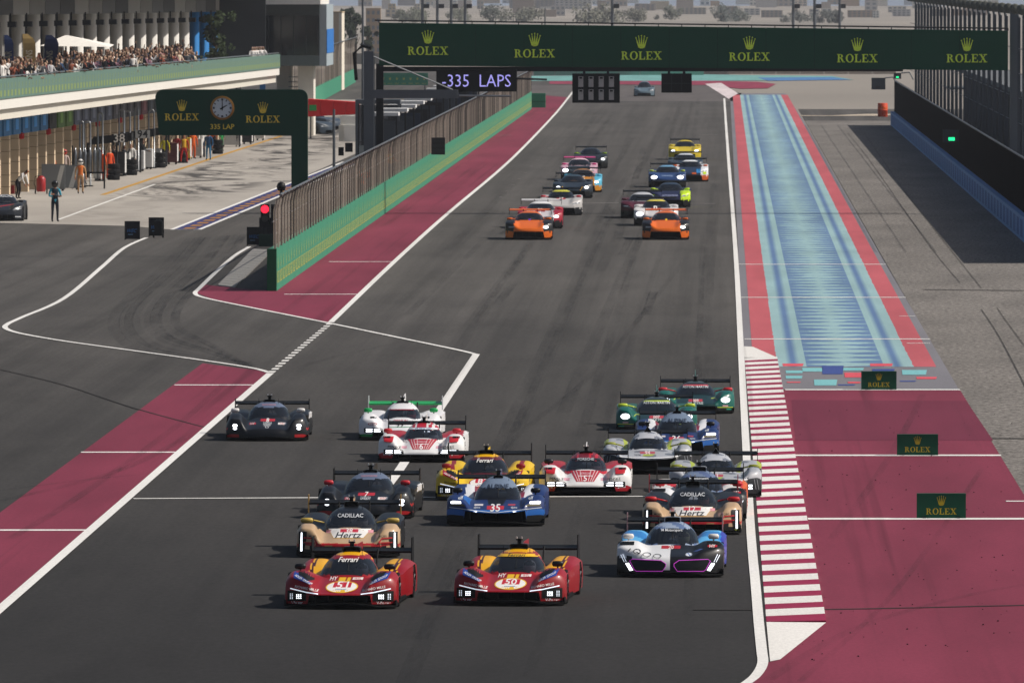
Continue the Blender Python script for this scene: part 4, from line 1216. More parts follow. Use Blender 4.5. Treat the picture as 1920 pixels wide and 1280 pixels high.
HC = 'hypercars coming off the rolling start'
CARS = []
def put(u, v, yaw=0.0):
    p = G(u, v)
    return (p.x, p.y, .0), math.radians(-yaw)

# ---- red and yellow closed prototypes 51 and 50, yellow 83 of the same shape
def ferrari_marks(main, num, yellow, txt, hdr):
    m = [('r*', .60, .95, .15, .335, 'C'), ('dots*', .68, .79, .185, .275, 3, 3, 'LED'), ('dots*', .84, .91, .18, .29, 2, 4, 'LED2'),
         ('line*', [(.38, .275), (.6, .305), (.90, .375)], .018, 'LED2'),
         ('p*', [(.80, .69), (.87, .68), (.84, .56), (.52, .44), (.52, .475), (.76, .62)], '#1d3f94' if main != '#e8b806' else '#a8151f'),
         ('p*', [(.79, .68), (.66, .685), (.52, .60), (.50, .53), (.61, .50), (.76, .61)], 'C'),
         ('ti', 'ADLER GROUP', -.67, .535, .36, '#e8e8e8', -28), ('ti', 'ADLER GROUP', .67, .535, .36, '#e8e8e8', 28),
         ('t', 'RICHARD MILLE', -.60, .375, .42, txt, -10), ('t', 'RICHARD MILLE', .60, .375, .42, txt, 10),
         ('o', 0, .405, .29, .108, yellow), ('o', 0, .405, .268, .095, '#ece9e4'), ('r', -.16, .16, .395, .49, '#c01425'), ('t', num, 0, .443, .21, '#f0eeea', 0, .62), ('r', -.10, .10, .355, .365, '#5e86b5'),
         ('r', -.105, .02, .512, .578, yellow), ('r', .045, .105, .512, .578, yellow), ('r', .14, .32, .535, .58, '#e6e2dd'), ('t', 'WEC', .23, .557, .13, '#c01425'), ('t', 'HY', -.20, .557, .13, '#eceae6'),
         ('t*', 'V-Power', .78, .122, .24, '#dedede', 0), ('r*', .82, .97, .075, .10, '#aebfd2')]
    m += [('r', -.42, .42, .90, .955, hdr[0]), ('ti', 'Ferrari', 0, .925, .32, hdr[1])] if num == '50' else [('ti', 'Ferrari', 0, .90, .36, hdr[1])]
    return m
def fer_l(y_, r_):
    def f(x, y, z, a):
        ax = abs(x)
        if y < .6 and ax > .58 and .13 < z < .16: return 0
        if y > 2.55 and ax > .34:                           # rear wings: yellow shoulders with a dark red pinstripe
            if .72 < ax < .77: return 1
            if .80 < ax < .83 and z > .5: return 0
            if ax < .80 and y < 4.2: return y_
        if .93 < ax and 1.5 < y < 2.6 and z < .40: return -1
        if y > 4.2 and ax < .45: return -1
        return r_
    return f
def fer_roof(x, y, z, a):
    ax = abs(x)
    if z > .86 and (.06 < ax < .28 or ax < .04): return 1
    if ax > .36 and z > .78: return 1
    return 0
for (u, v, yw, num, lab, hel, dl) in ((636, 1142, 3.2, '51', 'red prototype race car number 51 with yellow roof bands, front left of the pack', '#9aa0a8', 'driver in grey helmet behind the windscreen of red car 51'),
                              (953, 1136, 3.4, '50', 'red prototype race car number 50 with a yellow windscreen banner, leading in the middle', '#d8d4cf', 'driver in pale helmet behind the windscreen of red car 50')):
    loc, rz = put(u, v, yw)
    c = car('race_car', lab, 'race car', loc, rz, ['#8e0a16', '#420810', '#e2a60c'], fer_l(2, 0), ferrari_marks('#8c0f1b', num, '#e2b31a', '#ece9e4', ('#e2b31a', '#1c1a1a' if num == '50' else '#f0eeea')), HC,
            over=dict(wing=(.78, .90, 1.06, .60), scoop=(.165, .11, 2.45, 'box')), roof=(['#8e0a16', '#e2a60c'], fer_roof), mirrors=('#0b0c0e', 0))
    driver(c, hel, dl)
loc, rz = put(903, 939, 1.0)
car('race_car', 'yellow prototype race car with red trim, half hidden behind the blue car 35', 'race car', loc, rz, ['#dcb40a', '#8c0f1b', '#e2ab10'], lambda x, y, z, a: 1 if (y > 2.6 and .70 < abs(x) < .80) else (-1 if y > 4.2 and abs(x) < .45 else 0),
    [m if not (m[0] == 't' and m[1] == 'RICHARD MILLE') else m[:5] + ('#3c3420',) + m[6:] for m in ferrari_marks('#e8b806', '83', '#a31320', '#3c3420', ('#8c0f1b', '#f0eeea'))], HC,
    over=dict(wing=(.80, .93, 1.06, .60), scoop=(.165, .11, 2.45, 'box')), roof=(['#5a1420', '#e2ab10'], fer_roof), mirrors=('#8c1420', 0))

# ---- white / black / blue kidney-grille prototypes
KID = [(-.757, .324), (-.708, .355), (-.168, .331), (-.077, .268), (-.077, .219), (-.14, .128), (-.63, .128), (-.673, .163)]
def bmw_l(x, y, z, a):
    ax = abs(x)
    if y > 2.4 and ax > .35:
        k = math.sin(x * 9 + y * 5) + math.sin(y * 7 - z * 11)
        return (3 if k > .6 else 2) if x < .9 else 4
    if y < .35 and z < .15: return 1
    if ax > .93 and .8 < y < 2.4: return 2 if z > .42 else 1
    if x < -.72 + .55 * max(0, .42 - a) and a < .40: return 1
    return 0 if x < 0 else 1
def bmw_marks(white, plate):
    m = [('p*', KID, '#030304'), ('line*', KID + [KID[0]], .010, 'MAG'),
         ('lp*', [(-.84, .275), (-.775, .285), (-.69, .145), (-.755, .135)], 'LED'), ('line*', [(-.93, .44), (-.86, .30)], .012, 'LED2'), ('line*', [(-.89, .45), (-.82, .30)], .012, 'LED2'),
         ('r', -.18, .18, .555, .615, '#b5202b'), ('t', plate, 0, .585, .10, '#f0eeea'), ('o', .35, .445, .062, .033, '#dfe3e8'), ('o', .35, .445, .052, .027, '#2a5fa8'), ('p', [(.35, .445), (.40, .445), (.386, .464), (.35, .472)], '#dfe3e8'), ('p', [(.35, .445), (.30, .445), (.314, .426), (.35, .418)], '#dfe3e8'),
         ('r', .70, .88, .585, .625, '#b5202b'), ('t', 'HY', .79, .605, .11, '#f0eeea'), ('r*', .68, .96, .625, .69, 'C'), ('t', 'M Motorsport', 0.0, .905, .40, '#d9dce0'),
         ('r', .90, .98, .06, .10, '#c9cf50'), ('p', [(.55, .55), (.62, .55), (.50, .50), (.42, .50)], '#5a6fb0')]
    m += [('line', [(-.79, .50), (-.74, .555)], .018, '#15171a'), ('ring', -.62, .50, .072, .05, '#15171a', .8), ('line', [(-.63, .49), (-.57, .455)], .016, '#15171a'), ('ring', -.435, .443, .078, .04, '#15171a', .82), ('ring', -.24, .415, .078, .04, '#15171a', .82)]
    if not white: m += [('o', .45, .50, .08, .045, '#d8641c')]
    return m
BMW = dict(it=.10, xi=.60, nose=([0, .35, 1.0, 1.5, 2.0], [.36, .44, .52, .56, .52]), base=([0, .3, 1.3, 1.9, 3.0, 3.6, 4.95], [.34, .40, .49, .50, .50, .46, .50]), nw=.5, zg=(.56, .83), yf=.34,
           ff=([0, .25, .85, 1.3, 1.9], [.36, .50, .66, .62, .46]), scoop=(.155, .115, 2.4, 'box'), wing=(.83, .95, 1.0, .6),
           cz=([1.30, 1.55, 1.9, 2.25, 2.7, 3.2, 4.0, 4.7], [.52, .66, .84, .93, .945, .92, .76, .58]))
loc, rz = put(1256, 1083, .9)
c = car('race_car', 'half white half black prototype race car with magenta lit kidney grilles, rightmost leader', 'race car', loc, rz, ['#d9dadc', '#111216', '#2f7fc4', '#5fb1e6', '#2c3aa0'], bmw_l, bmw_marks(True, '20'), HC, over=BMW,
        roof=(['#8f9db3', '#5c6f94'], lambda x, y, z, a: 1 if math.sin(x * 14 + y * 9) > .3 else 0), mirrors=('#d9d6d2', 0), scoopc='#9a9fa6', endc='#7d6065')
driver(c, '#c9c7a0', 'driver in pale yellow helmet behind the windscreen of the half white half black car')
loc, rz = put(1309, 977, .4)
c = car('race_car', 'white and black prototype race car with red rear fenders, hidden behind the gold car 12', 'race car', loc, rz, ['#d4d5d8', '#111216', '#c01a25', '#d8d4d0', '#d05a1c'], bmw_l, bmw_marks(False, '15'), HC, over=BMW,
        roof=(['#6d7c96', '#55648a'], lambda x, y, z, a: 1 if math.sin(x * 14 + y * 9) > .3 else 0), mirrors=('#c01a25', 0), scoopc='#9a9fa6')
driver(c, '#8fa3b8', 'driver in blue grey helmet behind the windscreen of the car with red rear fenders')

# ---- gold prototypes with a white rental-car bonnet
CAD = dict(it=.22, xi=.64, nw=.36, nose=([0, .35, 1.0, 1.5, 2.0], [.28, .37, .48, .54, .52]), base=([0, .3, 1.3, 1.9, 3.0, 3.6, 4.95], [.27, .31, .42, .44, .50, .46, .50]), yf=.30,
           ff=([0, .25, .85, 1.3, 1.9], [.42, .54, .63, .60, .45]), fc=.80, fw=.22, scoop=(.145, .12, 2.4, 'box'), wing=(.83, .95, 1.02, .6), zg=(.55, .74),
           cz=([1.30, 1.55, 1.9, 2.25, 2.7, 3.2, 4.0, 4.7], [.50, .64, .80, .88, .90, .88, .74, .58]))
def cad_l(x, y, z, a):
    ax = abs(x)
    if y > 1.5 and ax > .45: return 2 if y < 4.0 else 3
    if y > .95 and .56 < ax < .93 and z > .5: return 2
    if y < .5 and z < .20: return 2
    if y < .62 and .225 < z < .285 : return 1
    return 0
def cad_marks(num):
    return [('p', [(-.42, .585), (.42, .585), (.29, .40), (-.29, .40)], '#e5e2de'), ('line', [(-.42, .58), (-.29, .395), (.29, .395), (.42, .58)], .012, '#c79a2f'),
            ('r', -.175, .175, .51, .575, '#c2293c'), ('t', num, 0, .543, .13, '#f0eeea'), ('ti', 'Hertz', 0, .455, .52, '#121214', 0, .8),
            ('p*', [(.80, .52), (.96, .52), (.96, .12), (.86, .12), (.80, .40)], 'C'), ('lp*', [(.89, .50), (.915, .50), (.925, .14), (.888, .14)], 'LED'),
            ('line*', [(.60, .30), (.66, .385), (.86, .40)], .025, '#b81c22'), ('line*', [(.60, .30), (.86, .31)], .02, '#b81c22'), ('r*', .30, .45, .225, .25, '#8a6a45'),
            ('t', 'CADILLAC', 0, .845, .50, '#c9ccd0'), ('t*', 'MOBIL', .68, .43, .16, '#3a2f2a'), ('r*', .36, .46, .50, .56, '#c98a94'), ('r', .86, .97, .06, .12, '#c9cf50'), ('r', .92, .97, .06, .12, '#3b4aa0'),
            ('t', 'TOYOTA', .2, .255, .0001, '#b81c22')][:-1]
for (u, v, yw, num, mir, lab, hel, dl) in ((652, 1046, -.2, '38', ('#b59a4a', .66), 'gold prototype race car number 38 with white bonnet lettering, behind red car 51', '#b9b4ae', 'driver in pale helmet behind the windscreen of gold car 38'),
                               (1297, 1003, .3, '12', ('#b81c22', .66), 'gold prototype race car number 12 with red mirrors, behind the half black car', '#c07a70', 'driver in reddish helmet behind the windscreen of gold car 12')):
    loc, rz = put(u, v, yw)
    c = car('race_car', lab, 'race car', loc, rz, ['#b89a78', '#a3181f', '#0e0f11', '#16171a'], cad_l, cad_marks(num), HC, over=CAD, roof=(['#14171c'], lambda x, y, z, a: 0), mirrors=mir, endc='#8a6a2c' if num == '38' else '#8c1820')
    driver(c, hel, dl)

# ---- black prototypes 7 and 8
TOY = dict(it=.10, xi=.56, itx=0, nw=.50, nose=([0, .35, 1.0, 1.5, 2.0], [.26, .36, .48, .55, .52]), base=([0, .3, 1.3, 1.9, 3.0, 3.6, 4.95], [.22, .25, .36, .40, .50, .46, .50]), yf=.30,
           ff=([0, .25, .85, 1.3, 1.9], [.36, .52, .655, .60, .42]), fc=.77, fw=.22, scoop=(.15, .085, 2.35, 'oval'), wing=(.72, .9, .86, .6), zg=(.545, .76),
           cz=([1.25, 1.5, 1.85, 2.2, 2.7, 3.2, 4.0, 4.7], [.49, .64, .80, .86, .875, .85, .72, .58]), rf=([2.5, 3.1, 3.9, 4.6, 4.95], [.45, .60, .63, .60, .55]))
def toy_l(x, y, z, a):
    ax = abs(x)
    if ax > .66 and y < .55 and .10 < z < .15: return 1
    if ax > .95 and 2.6 < y and .45 < z: return 2
    if ax > .96 and .3 < y < 2.4 and .28 < z < .32: return 1
    return 0
def toy_marks(num):
    return [('p*', [(.66, .27), (.86, .26), (.93, .40), (.90, .56), (.70, .56), (.62, .42)], '#1d1f22'), ('lo*', .775, .385, .062, .04, 'LED'), ('lo*', .775, .31, .05, .028, 'LED'), ('line*', [(.64, .56), (.90, .56)], .02, '#34373c'),
            ('r', -.175, .175, .50, .565, '#b8242f'), ('t', num, 0, .532, .07, '#f0eeea'), ('r', -.45, -.28, .415, .47, '#b8242f'), ('t', 'HY', -.365, .443, .11, '#f0eeea'), ('r', .26, .45, .415, .47, '#e2dedb'), ('t', 'WEC', .355, .443, .13, '#b8242f'),
            ('t', 'TOYOTA', 0, .463, .22, '#d0d3d6'), ('t', 'HYBRID', 0, .425, .20, '#d0d3d6'), ('t', 'DENSO', 0, .388, .16, '#d0d3d6'), ('ring', 0, .345, .045, .022, '#d0d3d6', .7), ('r', .80, .97, .06, .10, '#3b6aa8'), ('r', .86, .97, .06, .075, '#d8dade'),
            ('t', 'GAZOO RACING', 0, .925, .34, '#c98a94')]
for (u, v, yw, num, mir, lab) in ((500, 827, -.6, '8', '#d6d4d2', 'black prototype race car with white mirrors, alone by the maroon strip on the left'),
                             (682, 973, 1.6, '7', '#b8242f', 'black prototype race car with red mirrors, behind gold car 38')):
    loc, rz = put(u, v, yw)
    c = car('race_car', lab, 'race car', loc, rz, ['#101216', '#a81e22', '#c8c6c6'], toy_l, toy_marks(num), HC, over=TOY, roof=(['#5d6880', '#15181c'], lambda x, y, z, a: 0 if z > .66 else 1), mirrors=(mir, 0))

# ---- blue prototypes 35 and 36
ALP = dict(it=.27, itx=.06, xi=.66, nw=.55, nose=([0, .35, 1.0, 1.5, 2.0], [.30, .38, .47, .50, .50]), base=([0, .3, 1.3, 1.9, 3.0, 3.6, 4.95], [.30, .34, .44, .46, .50, .46, .50]), yf=.38,
           ff=([0, .25, .85, 1.3, 1.9], [.42, .50, .62, .60, .45]), fc=.80, fw=.24, scoop=(.10, .085, 2.25, 'oval'), wing=(.78, .9, .95, .6), zg=(.47, .715), rf=([2.5, 3.1, 3.9, 4.6, 4.95], [.45, .64, .70, .66, .58]),
           cz=([1.25, 1.5, 1.85, 2.2, 2.7, 3.2, 4.0, 4.7], [.46, .62, .79, .89, .92, .90, .76, .58]), cw=([1.25, 1.55, 1.9, 2.3, 2.8, 3.4, 4.7], [.38, .48, .49, .46, .42, .34, .12]))
def alp_l(x, y, z, a):
    ax = abs(x)
    if y > 2.5 and ax > .40: return 2 if .52 < ax < .70 else (4 if ax <= .52 else 0)
    if y < .9 and z < .34: return 1 if z > .24 else -1
    if .52 < ax < .66 and y > .5 and a > .40: return 1
    if ax > .95 and z > .40 and y > 1.2: return 3
    return 0
def alp_marks(num):
    return [('line', [(-.95, .40), (-.5, .345), (-.06, .292), (.06, .292), (.5, .345), (.95, .40)], .012, '#cfd6df'), ('lp*', [(.70, .475), (.71, .525), (.88, .535), (.93, .515), (.91, .475)], 'LED'), ('p*', [(.60, .42), (.93, .43), (.92, .47), (.68, .47)], '#585238'),
            ('r*', .36, .53, .275, .315, 'LED'), ('r', -.175, .175, .355, .435, '#b8242f'), ('t', num, 0, .395, .20, '#e8e6e4'), ('p', [(-.2, .60), (.2, .60), (.15, .455), (-.15, .455)], '#060608'),
            ('r', -.44, -.26, .435, .475, '#d6cfd0'), ('r', .25, .40, .44, .475, '#a83a48'), ('t*', 'alpine', .38, .395, .13, '#d5d9df'), ('t', 'ALPINE', 0, .845, .46, '#2b3546'), ('t*', 'elf', .72, .60, .10, '#d5d9df')]
for (u, v, yw, num, lab) in ((928, 987, .6, '35', 'blue prototype race car number 35 with grey roof in the middle of the pack'),
                        (1268, 853, .2, '36', 'blue prototype race car with grey roof between the green and the grey cars')):
    loc, rz = put(u, v, yw)
    c = car('race_car', lab, 'race car', loc, rz, ['#152c60', '#175aa6', '#dcdde0', '#9a4f78', '#8a2c40'], alp_l, alp_marks(num), HC, over=ALP, roof=(['#6c7b90', '#15181c'], lambda x, y, z, a: 0 if z > .62 else 1), mirrors=('#0c0d10', 0))

# ---- white prototypes with stacked lamp bars
POR = dict(it=.19, xi=.68, nw=.36, nose=([0, .35, 1.0, 1.5, 2.0], [.24, .35, .47, .52, .50]), base=([0, .3, 1.3, 1.9, 3.0, 3.6, 4.95], [.22, .26, .38, .44, .50, .46, .50]), yf=.26,
           ff=([0, .25, .85, 1.3, 1.9], [.36, .50, .63, .60, .45]), fc=.77, fw=.25, scoop=(.15, .07, 2.35, 'oval'), wing=(.70, .82, .92, .58), zg=(.47, .69), rf=([2.5, 3.1, 3.9, 4.6, 4.95], [.45, .56, .59, .57, .52]),
           cz=([1.25, 1.5, 1.85, 2.2, 2.7, 3.2, 4.0, 4.7], [.46, .58, .72, .81, .85, .83, .72, .56]), cw=([1.25, 1.55, 1.9, 2.3, 2.8, 3.4, 4.7], [.38, .46, .47, .45, .41, .34, .12]))
def por_l(kind):
    def f(x, y, z, a):
        ax = abs(x)
        if kind == 'green':
            if y < .6 and z < .17: return 1
            return 0
        if y < .6 and z < .19: return 1
        if y > 2.4 and .35 < ax < .9: return 1
        if kind == 'red' and y > 1.0 and ax > .5 and a > .62: return 1
        return 0
    return f
def por_marks(kind, num):
    lights = [('p*', [(.40, .20), (.40, .27), (.46, .315), (.87, .31), (.87, .20)], 'C')] + [('r*', x0, x1, z0, z0 + .026, 'LED') for x0, x1 in ((.46, .62), (.66, .82)) for z0 in (.215, .265)]
    if kind == 'green':
        return lights + [('t', 'DRIVE IN', 0, .50, .34, '#c03a44'), ('ring*', .66, .41, .11, .035, '#a03a48', .85), ('t*', 'TTT', .66, .41, .13, '#7a4a50'), ('r*', .55, .72, .555, .60, 'C'), ('line', [(-.3, .33), (.3, .345)], .012, '#4fa070'), ('t', '99', 0, .40, .18, '#23272b'), ('r', -.3, .3, .775, .80, '#7a1520')]
    m = [('p', [(-.34, .565), (.34, .565), (.19, .31), (-.19, .31)], '#b01a2b')]
    m += [('line', [(s * t, .56), (s * t * .56, .315)], .012, '#e2dedb') for s in (-1, 1) for t in (.12, .20, .27)]
    m += [('r', -.16, .16, .432, .448, '#e2dedb'), ('o', 0, .385, .075, .03, '#b01a2b'), ('t', num, 0, .385, .075 if num == '5' else .09, '#f2f0ee'), ('t', 'PORSCHE', 0, .50, .24, '#e9c9cd'), ('t*', 'PENSKE', .62, .365, .30, '#1d1f22', 3), ('r*', .34, .46, .34, .40, '#d9a0ac')]
    m += [('p*', [(.64, .62), (.88, .62), (.86, .49), (.66, .475)], '#b8202b'), ('r*', .72, .89, .575, .625, 'C'), ('r', -.38, .38, .80, .845, '#d7dbe0' if kind == 'white' else '#1b1d21'), ('t', 'PORSCHE', 0, .822, .36, '#4f6b8c' if kind == 'white' else '#b9bec4')]
    m += [('r*', .74, .95, .03, .18, '#a81e28')]
    return lights + m
stripes = lambda x, y, z, a: 1 if z > .58 and math.sin(x * 46) > -.1 else (1 if z > .58 and abs(x) < .05 else 0)
loc, rz = put(789, 867, .3)
c = car('race_car', 'white prototype race car number 6 with a red striped roof and bonnet', 'race car', loc, rz, ['#dedddc', '#a81e2b'], por_l('white'), por_marks('white', '6'), HC, over=POR, roof=(['#dcd6d4', '#b01a2b'], stripes), mirrors=('#c02a33', 0))
driver(c, '#d5d6da', 'driver in white helmet behind the windscreen of white car 6')
loc, rz = put(1097, 929, -.2)
c = car('race_car', 'red and white prototype race car number 5 with a black striped red roof', 'race car', loc, rz, ['#dedddc', '#a81e2b'], por_l('red'), por_marks('red', '5'), HC, over=POR, roof=(['#b01a2b', '#6d1320'], stripes), mirrors=('#14151a', 0))
driver(c, '#c9a0a0', 'driver in pink helmet behind the windscreen of red and white car 5')
loc, rz = put(749, 826, .2)
c = car('race_car', 'white prototype race car with a bright green rear wing, left of centre', 'race car', loc, rz, ['#dedddf', '#128a45'], por_l('green'), por_marks('green', '99'), HC, over=POR, roof=(['#dedddf'], lambda x, y, z, a: 0), mirrors=('#17a052', 0), wingm='#17a052', endc='#b5b8ba')
driver(c, '#c04a50', 'driver in red helmet behind the windscreen of the car with a green wing')

# ---- grey camouflage prototypes
PEU = dict(it=.33, itx=.05, xi=.70, nw=.6, nose=([0, .35, 1.0, 1.5, 2.0], [.37, .43, .49, .52, .50]), base=([0, .3, 1.3, 1.9, 3.0, 3.6, 4.95], [.36, .40, .44, .46, .48, .46, .50]), yf=.34,
           ff=([0, .25, .85, 1.3, 1.9], [.44, .54, .64, .62, .45]), fc=.84, fw=.18, scoop=(.085, .15, 2.3, 'tri'), wing=(.74, .86, .88, .58), zg=(.52, .735), rf=([2.5, 3.1, 3.9, 4.6, 4.95], [.45, .60, .66, .62, .55]),
           cz=([1.2, 1.45, 1.8, 2.2, 2.7, 3.2, 4.0, 4.7], [.48, .64, .80, .865, .88, .86, .74, .56]), cw=([1.2, 1.5, 1.9, 2.3, 2.8, 3.4, 4.7], [.36, .45, .45, .43, .40, .34, .12]))
def peu_l(x, y, z, a):
    ax = abs(x)
    k = math.sin(x * 11 + y * 4) + math.sin(x * 5 - y * 9 + z * 8)
    if y < .5 and z < .42 and ax > .62: return 2
    if ax > .90 and y > 2.6 and z > .5: return 3
    if a > .3 and y > .25 and .45 < ax < .55 and y > 2.2: return 3
    return 1 if k > .75 else 0
def peu_marks(num):
    claw = [('line*', [(.80, .36), (.93, .20 + i * .0)], .02, 'LED2') for i in (0,)]
    return [('r*', .72, .80, .26, .30, 'LED'), ('r*', .72, .80, .20, .24, 'LED'), ('line*', [(.84, .42), (.88, .20)], .012, '#8a8d92'), ('line*', [(.90, .42), (.94, .20)], .012, '#8a8d92'),
            ('r', -.17, .17, .475, .53, '#b8505c'), ('t', num, 0, .503, .12, '#f0dede'), ('p', [(-.12, .42), (.1, .42), (.18, .465), (-.08, .465)], '#a8b53a'), ('t', 'TOTAL', -.22, .445, .16, '#3a3d42'), ('line', [(-.70, .415), (-.3, .375), (.3, .375), (.70, .415)], .02, '#e6e6e8'),
            ('line', [(-.08, .285), (0, .30), (.08, .285), (.07, .17), (0, .11), (-.07, .17), (-.08, .285)], .010, '#8d9096'), ('line', [(-.04, .25), (.0, .27), (.03, .23), (-.02, .2), (.02, .16)], .010, '#8d9096'), ('r', .82, .97, .07, .11, '#3b4aa0'), ('r', .74, .82, .07, .11, '#b5bb40')]
for (u, v, yw, num, lab) in ((1214, 889, -.3, '94', 'grey camouflage prototype race car with a lion shield nose, left of its twin'),
                        (1341, 934, .2, '93', 'grey camouflage prototype race car running over the white edge line beside the kerb')):
    loc, rz = put(u, v, yw)
    c = car('race_car', lab, 'race car', loc, rz, ['#a9abb0', '#6f737c', '#24262a', '#a8b53a'], peu_l, peu_marks(num), HC, over=PEU, roof=(['#b4b6bc', '#767a84'], lambda x, y, z, a: 1 if math.sin(x * 13 + y * 6) + math.sin(x * 7 - y * 11) > .7 else 0), mirrors=('#8d9138', .62))
    driver(c, '#6f8fc0', 'driver in blue helmet behind the windscreen of the %s grey camouflage car' % ('left' if num == '94' else 'right'))

# ---- green prototypes
AST = dict(it=.20, xi=.60, nw=.55, nose=([0, .35, 1.0, 1.5, 2.0], [.25, .32, .42, .47, .46]), base=([0, .3, 1.3, 1.9, 3.0, 3.6, 4.95], [.22, .27, .37, .40, .46, .46, .50]), yf=.40, fin=True,
           ff=([0, .25, .85, 1.3, 1.9], [.38, .48, .58, .56, .42]), fc=.80, fw=.22, scoop=(.07, .05, 2.5, 'oval'), wing=(.65, .8, .82, .5), zg=(.40, .70), rf=([2.5, 3.1, 3.9, 4.6, 4.95], [.42, .48, .52, .52, .5]),
           cz=([1.1, 1.4, 1.8, 2.2, 2.7, 3.2, 4.0, 4.7], [.40, .54, .68, .745, .76, .73, .62, .52]), cw=([1.1, 1.45, 1.9, 2.3, 2.8, 3.4, 4.7], [.42, .52, .53, .49, .42, .32, .12]))
def ast_l(x, y, z, a):
    if y < .7 and z < .165: return 1
    return 2 if (abs(x) < .5 and y < 1.2) else 0
def ast_marks(num, acc, hdr):
    return [('lo*', .775, .37, .115, .07, 'LED'), ('line*', [(.62, .30), (.52, .19), (.60, .175), (.97, .185)], .018, '#b8c93a'), ('r', -.18, .18, .325, .395, '#b8323c'), ('t', num, 0, .36, .16, '#f0eeea'), ('t', 'VALKYRIE', 0, .285, .40, '#c6d4d2'),
            ('line*', [(.40, .42), (.50, .44), (.56, .38)], .02, '#b8c93a'), ('r*', .70, .84, .20, .235, '#c59aa0'), ('r', -.34, .34, .765, .80, hdr), ('t', 'ASTON MARTIN', 0, .74, .66, '#cfd6d8'), ('r*', .80, .95, .08, .15, '#128a6c')]
for (u, v, yw, num, acc, lab) in ((1231, 808, -.3, '007', '#b8c93a', 'dark green prototype race car with lime mirrors and glaring headlights'),
                             (1304, 776, -.2, '009', '#c02a33', 'dark green prototype race car with red mirrors, rearmost of the prototypes')):
    loc, rz = put(u, v, yw)
    c = car('race_car', lab, 'race car', loc, rz, ['#0b5a50', '#0a1414', '#0a2f30'], ast_l, ast_marks(num, acc, acc), HC, over=AST, roof=(['#12201f', '#3c4a4c'], lambda x, y, z, a: 1 if z > .735 else 0), mirrors=(acc, .58))

# ---- GT cars further back
GTG = 'grand touring race cars behind the prototypes'
def gt_l(hood, sides, lip=None, split=None):
    def f(x, y, z, a):
        ax = abs(x)
        if y < .75 and z < .34: return lip if lip is not None else -1
        if split and x > split[0] and y < 2.6: return split[1]
        if ax > .62: return sides
        return hood
    return f
def gt_marks(lights, banner=None, plate=None, txt='#e0dedb', extra=()):
    m = []
    if lights == 'glare': m += [('lo*', .70, .57, .17, .10, 'LED')]
    elif lights == 'round': m += [('lo*', .72, .57, .11, .07, 'LED')]
    elif lights == 'right': m += [('lo', .74, .56, .11, .06, 'LED'), ('r', -.86, -.60, .53, .60, '#8d9196')]
    elif lights == 'left': m += [('lo', -.74, .56, .17, .10, 'LED'), ('r', .60, .86, .53, .60, '#8d9196')]
    else: m += [('p*', [(.52, .52), (.90, .58), (.92, .64), (.66, .63)], '#75797e'), ('o*', .80, .60, .05, .025, '#dfe3e8')]
    m += [('r', -.58, .58, .16, .30, '#050506'), ('line', [(-.6, .23), (.6, .23)], .02, '#2a2c30')]
    if banner: m += [('p', [(-.56, 1.20), (.56, 1.20), (.50, 1.29), (-.50, 1.29)], banner)]
    if plate: m += [('r', -.22, .22, .80, .87, plate), ('t', txt, 0, .835, .22, '#f0eeea')]
    return m + list(extra)
ORANGE = '#d9661a'
